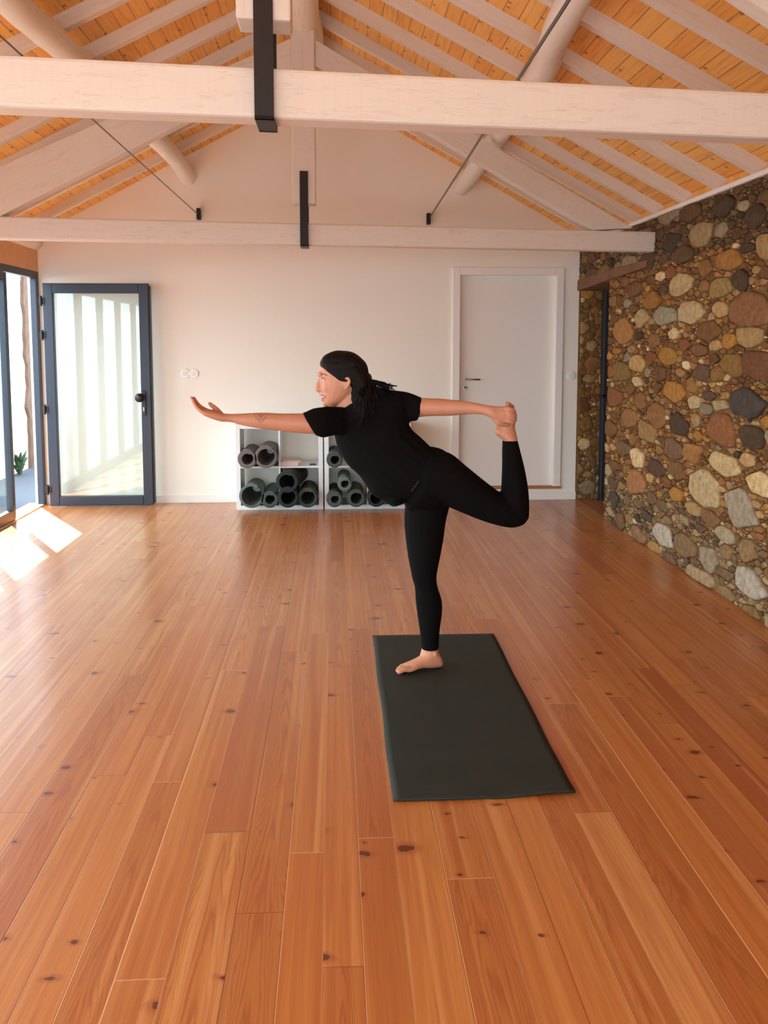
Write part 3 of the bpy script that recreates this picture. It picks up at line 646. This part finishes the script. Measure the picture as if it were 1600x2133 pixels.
st = thing('paper_stack', 'small stack of pale leaflets in the upper right compartment of the left shelf', 'papers', (pp.x, 8.45, .393))
for i in range(4):
    z = .394+i*.011; a = rr.uniform(-.1, .1); c = Vector((pp.x+rr.uniform(-.01, .01), 8.46, z)); M2 = Matrix.Rotation(a, 3, 'Z'); bm = bmesh.new()
    prism(bm, [c+M2 @ Vector(p) for p in ((-.078, -.1, 0), (.078, -.1, 0), (.078, .1, 0), (-.078, .1, 0))], (0, 0, .0105)); obj('leaflet', bm, mPaper, st)
pq = aY(653, 966, 8.42); bm = B(pq.x-.035, pq.x+.025, 8.4, 8.44, .394, .404); tag(obj('marker_pen', bm, mBlackP, bevel=.004), 'black pen lying beside the papers', 'pen')

# ------------------------------------------------------------------ yoga mat
c = [aZ(776, 1326, 0), aZ(1028, 1322, 0), aZ(1198, 1655, 0), aZ(818, 1672, 0)]
bm = bmesh.new(); NX, NY = 24, 60; rows = []
for j in range(NY+1):
    t = j/NY; row = []
    for i in range(NX+1):
        s = i/NX; p = (c[0]*(1-s)+c[1]*s)*(1-t)+(c[3]*(1-s)+c[2]*s)*t
        ed = math.exp(-((1-t)*1.73/.05)**2); w = .0015+.004*math.exp(-((1-t-.14)/.05)**2)+ed*(.004+.005*math.sin(s*9)*(s > .5))
        row.append((p.x+.002*math.sin(t*14), p.y-.008*math.sin(s*3.1)*t, w))
    rows.append(row)
top = [[bm.verts.new((p[0], p[1], p[2]+.005)) for p in r] for r in rows]; bot = [[bm.verts.new((p[0], p[1], max(.0006, p[2]-.001))) for p in r] for r in rows]
for j in range(NY):
    for i in range(NX):
        bm.faces.new([top[j][i], top[j][i+1], top[j+1][i+1], top[j+1][i]]); bm.faces.new([bot[j][i], bot[j+1][i], bot[j+1][i+1], bot[j][i+1]])
for j in range(NY):
    for i in (0, NX): bm.faces.new([top[j][i], top[j+1][i], bot[j+1][i], bot[j][i]])
for i in range(NX):
    for j in (0, NY): bm.faces.new([top[j][i], bot[j][i], bot[j][i+1], top[j][i+1]])
tag(obj('yoga_mat', bm, mMat, None, True), 'unrolled dark green-black yoga mat on the floorboards under the woman', 'yoga mat')

# ------------------------------------------------------------------ the woman in dancer pose
BYd = 4.17
def rg(u1, v1, u2, v2, h, dy=0.0, n=20, e=2.0, dh=None):
    a = aY(u1, v1, BYd+dy); b = aY(u2, v2, BYd+dy+(dh or 0)); c = (a+b)/2; r = (a-b)/2; out = []
    for k in range(n):
        q = 2*math.pi*k/n; cs, sn = math.cos(q), math.sin(q)
        if e != 2.0: cs = math.copysign(abs(cs)**(2/e), cs); sn = math.copysign(abs(sn)**(2/e), sn)
        out.append(c+r*cs+Vector((0, -h, 0))*sn)
    return out
def smooth_rings(R, k=4):
    Q = []
    for i in range(len(R)-1):
        p0, p1, p2, p3 = R[max(i-1, 0)], R[i], R[i+1], R[min(i+2, len(R)-1)]
        for j in range(k):
            t = j/k; Q.append([.5*((2*b)+(-a+c)*t+(2*a-5*b+4*c-d)*t*t+(-a+3*b-3*c+d)*t**3) for a, b, c, d in zip(p0, p1, p2, p3)])
    return Q+[R[-1]]
def rnd_cap(R):
    def sh(r, f, off): c = sum(r, Vector())/len(r); return [c+(p-c)*f+off for p in r]
    c0 = sum(R[0], Vector())/len(R[0]); c1 = sum(R[1], Vector())/len(R[0]); d0 = (c0-c1).normalized()
    ce = sum(R[-1], Vector())/len(R[0]); cf = sum(R[-2], Vector())/len(R[0]); d1 = (ce-cf).normalized()
    r0 = min((p-c0).length for p in R[0]); r1 = min((p-ce).length for p in R[-1])
    return [sh(R[0], .35, d0*r0*.75), sh(R[0], .75, d0*r0*.45)]+R+[sh(R[-1], .75, d1*r1*.45), sh(R[-1], .35, d1*r1*.75)]
def limb(bm, rows, cap=False, k=4, n=20, e=2.0):
    R = smooth_rings([rg(*r[:5], dy=r[5] if len(r) > 5 else 0, n=n, e=e) for r in rows], k)
    if cap: R = rnd_cap(R)
    return loft(bm, R)
def arm(bm, rows, cap=True):          # (u, vtop, vbot, dy, depth factor)
    R = []
    for (u, vt, vb, dy, f) in rows:
        a = aY(u, vt, BYd+dy); b = aY(u, vb, BYd+dy); R.append(rg(u, vt, u, vb, (a-b).length/2*f, dy))
    R = smooth_rings(R, 4); return loft(bm, rnd_cap(R) if cap else R)
def pt(u, v, dy=0): return aY(u, v, BYd+dy)
PPM = 20/(pt(810, 900)-pt(790, 900)).length
P_ = thing('person', 'woman in black T-shirt and leggings balancing on one leg, holding her raised foot', 'person', (.42, BYd, .006))
# --- clothes
bm = bmesh.new()
limb(bm, [(838, 1046, 914, 945, .115), (806, 1043, 896, 930, .118), (776, 1030, 876, 911, .12), (749, 992, 858, 893, .12), (725, 968, 851, 872, .118), (707, 938, 849, 850, .112), (697, 908, 846, 826, .108), (694, 876, 826, 816, .098), (702, 858, 790, 808, .075)], e=2.3)
# loose front hem
limb(bm, [(790, 1036, 845, 1010, .085), (800, 1044, 845, 1046, .095)], k=2)
# front (right) sleeve and back (left) sleeve
limb(bm, [(631, 860.5, 658, 906, .052, -.13), (650, 853, 674, 911, .057, -.125), (680, 846, 694, 908, .06, -.10), (708, 848, 722, 905, .06, -.05), (730, 850, 745, 910, .05, 0)], e=2.3)
limb(bm, [(880, 828.5, 869, 877, .05, -.01), (860, 820, 850, 880, .056, 0), (838, 815, 826, 885, .06, 0), (810, 812, 800, 890, .06, 0)], e=2.3)
rr = random.Random(9)
shirt_me = remeshed(bm, .0055, 5, .5)
# shallow folds in the cloth
from mathutils import noise as mnoise
sm = bmesh.new(); sm.from_mesh(shirt_me); sm.normal_update()
for v in sm.verts:
    p = v.co; f = mnoise.noise(Vector((p.x*7+p.z*9, p.y*9, p.x*3-p.z*5)))*.006+mnoise.noise(Vector((p.x*22+p.z*26, p.y*18, p.x*4-p.z*8)))*.0022; v.co = p+v.normal*f
sm.to_mesh(shirt_me); sm.free()
shirt = obj('t_shirt', shirt_me, mShirt, P_, True, label='black short-sleeved T-shirt')
bm = bmesh.new()
limb(bm, [(832, 1032, 900, 930, .108), (842, 1048, 922, 936, .118), (846, 1060, 938, 950, .122), (858, 1062, 948, 975, .115)], cap=True)
limb(bm, [(845, 1010, 938, 1000, .095, .03), (844, 1048, 938, 1045, .098, .035), (842, 1085, 929, 1085, .09, .035), (845, 1122, 924, 1122, .083, .03), (850, 1160, 917, 1160, .073, .02), (856, 1190, 911, 1190, .064, .01), (859, 1206, 909.5, 1206, .06, .01), (864, 1223, 912, 1223, .058, .01), (866, 1251, 920.5, 1251, .059, .01), (869, 1277, 921, 1277, .056, .01), (873, 1305, 917, 1305, .048, .005), (876, 1326, 915, 1326, .042, 0), (877.5, 1340, 914.5, 1340, .039, 0), (878, 1352, 914, 1352, .038, 0)])
limb(bm, [(872, 1040, 900, 935, .11, -.02), (918, 1050, 938, 944, .112, -.03), (960, 1067, 972, 971, .1, -.045), (997, 1082, 1009, 1001, .085, -.055), (1035, 1094, 1040, 1024, .073, -.06), (1062, 1099, 1064, 1036, .064, -.06), (1078, 1097.5, 1086, 1046, .052, -.06)], cap=True)
limb(bm, [(1052, 1088, 1101.5, 1078, .05, -.06), (1046, 1055, 1102.5, 1055, .058, -.06), (1044, 1026, 1101, 1026, .058, -.06), (1045, 1000, 1097.5, 1000, .057, -.06), (1046, 970, 1091.5, 970, .052, -.06), (1046, 940, 1084, 940, .044, -.06), (1046.5, 926, 1080.5, 926, .041, -.06), (1046.5, 917, 1078.5, 917, .039, -.06)], cap=False)
leggings = obj('leggings', remeshed(bm, .005, 6, .5), mLegg, P_, True, label='black ankle-length leggings')
# --- continuous body
bm = bmesh.new()
limb(bm, [(850, 1040, 905, 960, .095), (815, 1020, 888, 935, .095), (770, 985, 862, 905, .095), (730, 945, 842, 865, .09), (715, 900, 835, 830, .085), (725, 872, 800, 822, .07)], cap=True)
limb(bm, [(700, 895, 775, 850, .055, .0), (703, 868, 768, 832, .055, .0), (701, 852, 764, 820, .054, .0), (703, 836, 758, 812, .052, 0), (706, 820, 755, 800, .05, 0)], cap=True)
limb(bm, [(857, 1020, 930, 1005, .082, .03), (850, 1085, 922, 1085, .08, .035), (857, 1160, 910, 1160, .063, .02), (866, 1206, 903, 1206, .05, .01), (872, 1260, 914, 1260, .048, .01), (880, 1320, 911, 1320, .036, 0), (878.5, 1350, 913.5, 1350, .035, 0), (875, 1364, 914.5, 1364, .033, 0), (876, 1378, 916, 1380, .031, 0)], cap=True)
limb(bm, [(885, 1030, 905, 950, .09, -.02), (960, 1055, 968, 982, .085, -.045), (1030, 1083, 1036, 1035, .06, -.06), (1070, 1090, 1075, 1050, .05, -.06)], cap=True)
limb(bm, [(1055, 1070, 1095, 1068, .045, -.06), (1050, 1020, 1094, 1020, .048, -.06), (1051, 960, 1084, 960, .042, -.06), (1048.5, 918, 1077, 918, .034, -.06), (1047, 908, 1076, 907, .033, -.06)], cap=True)
# arms
arm(bm, [(700, 862, 904, -.05, 1), (665, 861, 904, -.12, 1), (640, 861, 903.5, -.13, 1), (605, 861, 900, -.135, 1), (580, 861, 897, -.14, 1), (556, 859.5, 894, -.145, .95), (530, 860, 891, -.15, .95), (500, 861.5, 884.5, -.155, 1), (484, 862, 880, -.158, 1.15), (470, 861.5, 878.5, -.16, 1.35), (460, 860, 878, -.16, 1.6)])
arm(bm, [(830, 828, 878, 0, .9), (860, 829, 872, -.01, .95), (885, 829, 867.5, -.02, 1), (920, 830.5, 866.5, -.04, 1), (940, 832.5, 866, -.05, 1), (962, 834.5, 864, -.06, 1), (985, 838, 862.5, -.075, 1), (1005, 842, 864, -.09, 1), (1018, 844.5, 869, -.10, .95), (1028, 845.5, 874.5, -.105, .72), (1037, 847, 877.5, -.107, .52)])
# front hand, palm up: palm, four fingers in depth order, thumb
hd = -.16
R = smooth_rings([rg(466, 861, 464, 879, .027, hd), rg(455, 857, 451, 875.5, .036, hd), rg(443, 854, 438, 871, .041, hd), rg(432, 851.5, 425, 865.5, .042, hd)], 3); loft(bm, rnd_cap(R))
for dy, P, r in ((-.034, [(434, 863), (421, 858), (411, 849.5), (405, 841)], [.0095, .0088, .008, .0068]), (-.012, [(434, 861), (417, 853.5), (407, 843), (401.5, 833)], [.0105, .0095, .0086, .0072]),
                 (.011, [(434, 859), (416, 850), (405.5, 839), (399, 828.5)], [.0105, .0097, .0088, .0073]), (.034, [(434, 857), (418, 848), (409, 838), (404, 829)], [.0105, .0095, .0086, .0072])):
    chain(bm, [pt(u, v, hd+dy) for u, v in P], r)
chain(bm, [pt(461, 866, hd+.015), pt(452, 854.5, hd+.036), pt(444, 847, hd+.045), pt(437, 841, hd+.046)], [.015, .0125, .0105, .008])
# raised left foot (sole to the left), hand closing over it
fd = -.06
R = smooth_rings([rg(1047.5, 916, 1078, 916, .034, fd), rg(1037, 909, 1076.5, 907, .033, fd), rg(1031.5, 899, 1074, 896, .034, fd+.004), (rg(1034, 889, 1072.5, 886, .034, fd+.008)), rg(1041, 879, 1070.5, 876, .035, fd+.014), rg(1045, 868, 1069.5, 866, .038, fd+.022), rg(1048, 857, 1069, 856, .041, fd+.03), rg(1052, 848, 1068, 848, .042, fd+.036)], 3); loft(bm, rnd_cap(R))
ball(bm, pt(1041, 899, fd), .022, (1, 1.2, 1.05))
for dy, P, r in ((-.03, [(1059, 852), (1058, 844), (1055.5, 840)], [.012, .0115, .009]), (-.008, [(1063, 852), (1063.5, 844), (1062, 841)], [.009, .008, .007]), (.008, [(1065, 852), (1067, 846), (1066.5, 844)], [.0085, .0078, .0065]), (.022, [(1066, 854), (1069, 848), (1068, 846)], [.008, .0072, .006]), (.036, [(1066, 858), (1069, 852), (1068, 850)], [.0075, .0068, .006])):
    chain(bm, [pt(u, v, fd+.036+dy) for u, v in P], r)
gd = -.105
R = smooth_rings([rg(1022, 845.5, 1023, 871, .024, gd+.002), rg(1032, 846, 1033, 877.5, .0205, gd), rg(1043, 846, 1043, 880, .0155, gd-.004), rg(1052, 848, 1052, 880, .0145, gd-.006)], 3); loft(bm, rnd_cap(R))
for P, r in (([(1050, 851, -.006), (1062, 852, -.012), (1071, 856, 0), (1071.5, 860, .028)], [.0105, .0098, .009, .0078]), ([(1051, 859, -.008), (1063.5, 861, -.015), (1073, 865, 0), (1073, 868, .03)], [.0108, .01, .0092, .008]),
             ([(1051, 867.5, -.008), (1063, 870, -.015), (1072.5, 873, -.002), (1073, 876, .028)], [.0105, .0097, .009, .0078]), ([(1050, 875.5, -.006), (1061, 878, -.012), (1069.5, 880.5, -.002), (1071, 883, .022)], [.0095, .0088, .008, .007])):
    chain(bm, [pt(u, v, gd+d) for u, v, d in P], r)
chain(bm, [pt(1030, 873, gd+.0), pt(1038, 881, gd-.004), pt(1048, 884.5, gd+.004), pt(1058, 884, gd+.012)], [.0125, .0112, .01, .008])
# standing foot, laid out on the mat from heel to toe
hl = Vector((.487, 4.175, .0075)); tl = Vector((.262, 4.108, .0075)); ax = (tl-hl).normalized(); wd = Vector((ax.y, -ax.x, 0)); wd = wd if wd.y < 0 else -wd
def fr_(t, w, top, bot=0.0, side=0.0, n=20):
    c = hl.lerp(tl, t)+wd*side; out = []
    for k in range(n):
        q = 2*math.pi*k/n; cs, sn = math.cos(q), math.sin(q); cs = math.copysign(abs(cs)**.85, cs); out.append(c+wd*cs*w+Vector((0, 0, (top+bot)/2+(top-bot)/2*(math.copysign(abs(sn)**.8, sn)))))
    return out
R = smooth_rings([fr_(-.005, .012, .03, .008), fr_(.03, .024, .048, .001), fr_(.1, .03, .075, 0), fr_(.2, .032, .088, 0), fr_(.3, .032, .082, .002), fr_(.4, .033, .064, .006, -.002), fr_(.52, .036, .05, .006, -.001), fr_(.64, .041, .039, .001), fr_(.74, .044, .03, 0, -.001), fr_(.8, .04, .022, .002, -.004)], 3); loft(bm, R)
for s, l, r in ((.03, 1.0, .0128), (.006, .985, .0095), (-.011, .95, .0088), (-.026, .905, .0082), (-.038, .855, .0078)):
    a = hl.lerp(tl, .74)+wd*s*.95; b = hl.lerp(tl, l-r/.235)+wd*(s*1.02); chain(bm, [a+Vector((0, 0, r+.006)), a.lerp(b, .5)+Vector((0, 0, r+.007)), b+Vector((0, 0, r*.95))], [r*1.05, r, r*.95])
ball(bm, hl.lerp(tl, .18)+wd*.0225+Vector((0, 0, .07)), .0125)
# head
hdY = .0
R = smooth_rings([rg(700, 746, 730, 748, .03), rg(680, 751, 746, 754, .055), rg(667, 760, 758, 764, .07), rg(665, 773, 763, 777, .0755), rg(665.5, 785, 764, 790, .0765), rg(667, 797, 762, 802, .075), rg(666.5, 808, 754, 812, .07), rg(669.5, 820, 742, 820, .063), rg(672.5, 831, 730, 829, .055), rg(676, 840, 718, 836, .044), rg(683, 847, 706, 841, .026)], 3); loft(bm, rnd_cap(R))
def nose(bm):
    chain(bm, [pt(667, 787), pt(664.8, 795), pt(662, 804), pt(661.8, 811), pt(665, 814)], [.007, .0085, .0105, .011, .009])
    for s in (-1, 1): ball(bm, pt(667, 811.5, s*.0125), .0085, (1.15, .9, .9))
nose(bm)
chain(bm, [pt(668.5, 780, -.034), pt(665.6, 779.5, -.015), pt(665, 780.5, 0), pt(665.6, 779.5, .015), pt(668.5, 780, .034)], [.008, .009, .008, .009, .008])   # brow ridge
ball(bm, pt(680, 840), .0175, (1, 1.2, .9))                         # chin
for s in (-1, 1): ball(bm, pt(684, 807, s*.031), .026, (1, 1, 1.15))   # cheeks
chain(bm, [pt(673, 823, -.02), pt(669.3, 820.5, 0), pt(673, 823, .02)], [.006, .009, .006])
chain(bm, [pt(674, 831, -.017), pt(671.2, 832, 0), pt(674, 831, .017)], [.006, .0085, .006])
# ears
for s in (-1, 1):
    R = []
    ear = [(718, 789), (725, 787.5), (728.5, 793), (727, 801), (722.5, 807.5), (718, 810)]
    tube(bm, curve3([pt(u, v, s*(.078 if i in (0, 5) else .086)) for i, (u, v) in enumerate(ear)], 4), [.0055]*21, 8)
    ball(bm, pt(721.5, 798, s*.078), .015, (.85, .35, 1.35))
body_me = remeshed(bm, .0036, 3, .45)
body = obj('body', body_me, mSkin, P_, True)
# surface lookup for small features
bvh = BVHTree.FromPolygons([v.co+P_.location for v in body_me.vertices], [p.vertices[:] for p in body_me.polygons])
def onskin(u, v, lift=.0006, tree=None):
    o = Vector(CP); r = Vector(ray(u, v)).normalized(); h, nn, _, _ = (tree or bvh).ray_cast(o, r)
    return (h-r*lift) if h else None
def line_on(name, paths, w, mat, parent, tree=None, lift=.0004, label=None):
    bm = bmesh.new()
    for P in paths:
        q = [onskin(u, v, lift, tree) for u, v in P]; q = [x for x in q if x]
        if len(q) > 1: tube(bm, q, w, 6)
    if bm.verts: return obj(name, bm, mat, parent, True, label=label)
    bm.free()
def bez(P, k=5): return [(q.x, q.y) for q in curve3([Vector((a, b, 0)) for a, b in P], k)]
line_on('eyebrow', [bez([(668.3, 780.6), (672, 778.9), (676.5, 779.6), (681.5, 782.4)])], .0014, mHair, body)
line_on('eye', [bez([(669.3, 789), (672, 787.2), (675.5, 788.2), (677.5, 790)])], .0013, mEyeB, body, label='dark lash line of the eye')
line_on('eye', [[(671.2, 789.8), (672.4, 789.6), (674.6, 790)]], .0019, mEyeW, body)
line_on('eye', [[(671.0, 789.4), (672.2, 789.2)]], .0022, mEyeB, body)
line_on('lips', [bez([(669.8, 822.8), (673, 823.5), (677, 825.6)]), bez([(671.8, 830.4), (674.8, 829), (678.2, 825.8)])], .0019, mLip, body)
line_on('teeth', [[(672, 826.3), (674.6, 826.4), (676, 826.3)]], .0016, mEyeW, body)
tt = [bez([(529, 861.5), (532, 867), (537, 871.5), (543, 874.5), (549, 872), (554, 867), (557, 862)]), bez([(534, 862), (539, 865), (543, 871)]), bez([(552, 862), (548, 865), (543, 871)]), bez([(543, 861.5), (540.5, 866), (543, 871), (545.5, 866), (543, 861.5)]), bez([(530, 872), (536, 873), (541, 876.5)]), bez([(556, 871), (551, 873), (546, 876.5)]), bez([(537, 877), (543, 879), (549, 877)])]
line_on('tattoo', tt, .00075, mInk, body, label='small lotus tattoo on the inner forearm')
# print on the leggings
lv = BVHTree.FromPolygons([v.co+P_.location for v in leggings.data.vertices], [p.vertices[:] for p in leggings.data.polygons])
sv = BVHTree.FromPolygons([v.co+P_.location for v in shirt.data.vertices], [p.vertices[:] for p in shirt.data.polygons])
a, b = (857.5, 1023), (872.5, 1003); bm = bmesh.new(); rr = random.Random(2)
for i in range(7):
    t = i/6; u = a[0]+(b[0]-a[0])*t; v = a[1]+(b[1]-a[1])*t
    segs = [((-1.3, -1), (1.1, .8)), ((-1.1, -.2), (.2, 1.2))] if i % 2 else [((-1.3, -.9), (1.2, .9))]
    for s in segs:
        q = []
        for (du, dv2) in s:
            h1 = onskin(u+du, v+dv2, .0006, lv); h2 = onskin(u+du, v+dv2, .0006, sv); q.append(min([h for h in (h1, h2) if h], key=lambda h: (h-Vector(CP)).length))
        tube(bm, q, .0008, 5)
obj('logo', bm, mLogo, leggings, True, label='tiny pale illegible print near the hem')
# hair: cap swept back, tie, and long curls over the back and shoulder
bm = bmesh.new()
R = smooth_rings([rg(704, 730.5, 726, 731.5, .022, e=2.4), rg(690, 733.5, 740, 736, .047, e=2.6), rg(675, 741, 752, 745, .068, e=2.8), rg(667.2, 753, 763, 757, .079, e=3.0), rg(667.3, 762, 766.5, 768, .082, e=3.2), rg(676, 769, 768, 778, .084, e=3.6), rg(687, 780, 769.5, 788, .0845, e=4), rg(700, 791, 769, 797, .085, e=4), rg(715, 793.5, 768, 806, .084, e=4), rg(728.5, 806, 764, 818, .08, e=3.4), rg(728, 824, 762, 830, .07, e=3), rg(728, 842, 764, 842, .06, e=3)], 3); loft(bm, R)
hair_me = remeshed(bm, .004, 4, .5)
hm = bmesh.new(); hm.from_mesh(hair_me); hm.normal_update()
for v in hm.verts:
    p = v.co; v.co = p+v.normal*(mnoise.noise(Vector((p.x*18, p.y*70, p.z*60)))*.0022)
hm.to_mesh(hair_me); hm.free()
hair = obj('hair', hair_me, mHair, P_, True, label='dark hair pulled back')
bm = bmesh.new(); ball(bm, pt(766, 789), .024, (.8, 1, 1.1)); obj('hair_tie', bm, mBlackP, hair, True)
bm = bmesh.new(); rr = random.Random(12)
ends = [(742, 888, -.14), (750, 893, -.15), (735, 872, -.13), (758, 882, -.14), (768, 874, -.13), (778, 862, -.12), (790, 842, -.10), (800, 826, -.07), (812, 815, -.03), (822, 809, 0), (745, 858, -.13), (756, 866, -.14), (765, 852, -.13), (775, 840, -.11), (785, 825, -.08), (796, 812, -.03), (738, 850, -.12), (748, 876, -.14)]
for (eu, ev, ed) in ends:
    for j in range(9):
        su, sv2 = 762+rr.uniform(-8, 6), 794+rr.uniform(-6, 6); e_u, e_v = eu+rr.uniform(-5, 5), ev+rr.uniform(-6, 6); n = 9; ph = rr.uniform(0, 6); amp = rr.uniform(1.5, 3.2); P = []
        for i in range(n):
            t = i/(n-1); bow = math.sin(t*math.pi); u = su+(e_u-su)*t+(3*bow if eu < 790 else 0)+amp*math.sin(ph+t*13)*t; v = sv2+(e_v-sv2)*t-bow*4+amp*.7*math.cos(ph+t*13)*t
            P.append(pt(u, v, -.02+(ed+.02)*min(1, t*1.6)+rr.uniform(-.006, .006)))
        tube(bm, curve3(P, 3), [.0052*(1-.75*i/(3*(n-1))) for i in range(3*(n-1)+1)], 6)
obj('curls', bm, mHair, hair, True, label='long loose dark curls over shoulder and back')
bm = bmesh.new()
for j in range(10):
    a0 = (795+rr.uniform(-6, 6), 806+rr.uniform(-2, 4)); b0 = (812+rr.uniform(-4, 14), 803+rr.uniform(-4, 5)); P = [pt(a0[0]+(b0[0]-a0[0])*t, a0[1]+(b0[1]-a0[1])*t-5*math.sin(t*3.1)*rr.uniform(.2, 1), -.02) for t in (0, .3, .6, .85, 1)]
    tube(bm, curve3(P, 3), .0011, 5)
obj('stray_hairs', bm, mHair, hair, True)


# ------------------------------------------------------------------ light
sun = bpy.data.lights.new('sun', 'SUN'); sun.energy = 22.0; sun.angle = math.radians(.6); sun.color = (1, .97, .9)
so = bpy.data.objects.new('sun', sun); COL.objects.link(so)
dv = Vector((.49, -.87, -math.tan(math.radians(53.7)))).normalized(); so.rotation_euler = dv.to_track_quat('-Z', 'Y').to_euler(); so.location = (-8, 14, 12)
w = bpy.data.worlds.new('sky'); S.world = w; w.use_nodes = True; bg = w.node_tree.nodes['Background']
bg.inputs[0].default_value = (.80, .95, 1.06, 1); bg.inputs[1].default_value = 3.6
for i, (y0, y1) in enumerate(((-2.1, 3.2), (3.2, 8.6))):
    al = bpy.data.lights.new('window_portal', 'AREA'); al.shape = 'RECTANGLE'; al.size = 2.15; al.size_y = y1-y0; al.cycles.is_portal = True
    ao = bpy.data.objects.new('window_portal', al); COL.objects.link(ao); ao.location = (XL-.11, (y0+y1)/2, 1.05); ao.rotation_euler = (0, -math.pi/2, 0)
al = bpy.data.lights.new('window_portal', 'AREA'); al.shape = 'RECTANGLE'; al.size = 2.9; al.size_y = 2.1; al.cycles.is_portal = True
ao = bpy.data.objects.new('window_portal', al); COL.objects.link(ao); ao.location = (-.55, YF-.1, 1.05); ao.rotation_euler = (math.pi/2, 0, 0)  # portal over the opening added in the front wall
S.view_settings.view_transform = 'Standard'; S.view_settings.look = 'None'; S.view_settings.gamma = 1; S.view_settings.use_curve_mapping = False
S.view_settings.exposure = 1.24
S.cycles.max_bounces = 12; S.cycles.diffuse_bounces = 6; S.cycles.transparent_max_bounces = 12
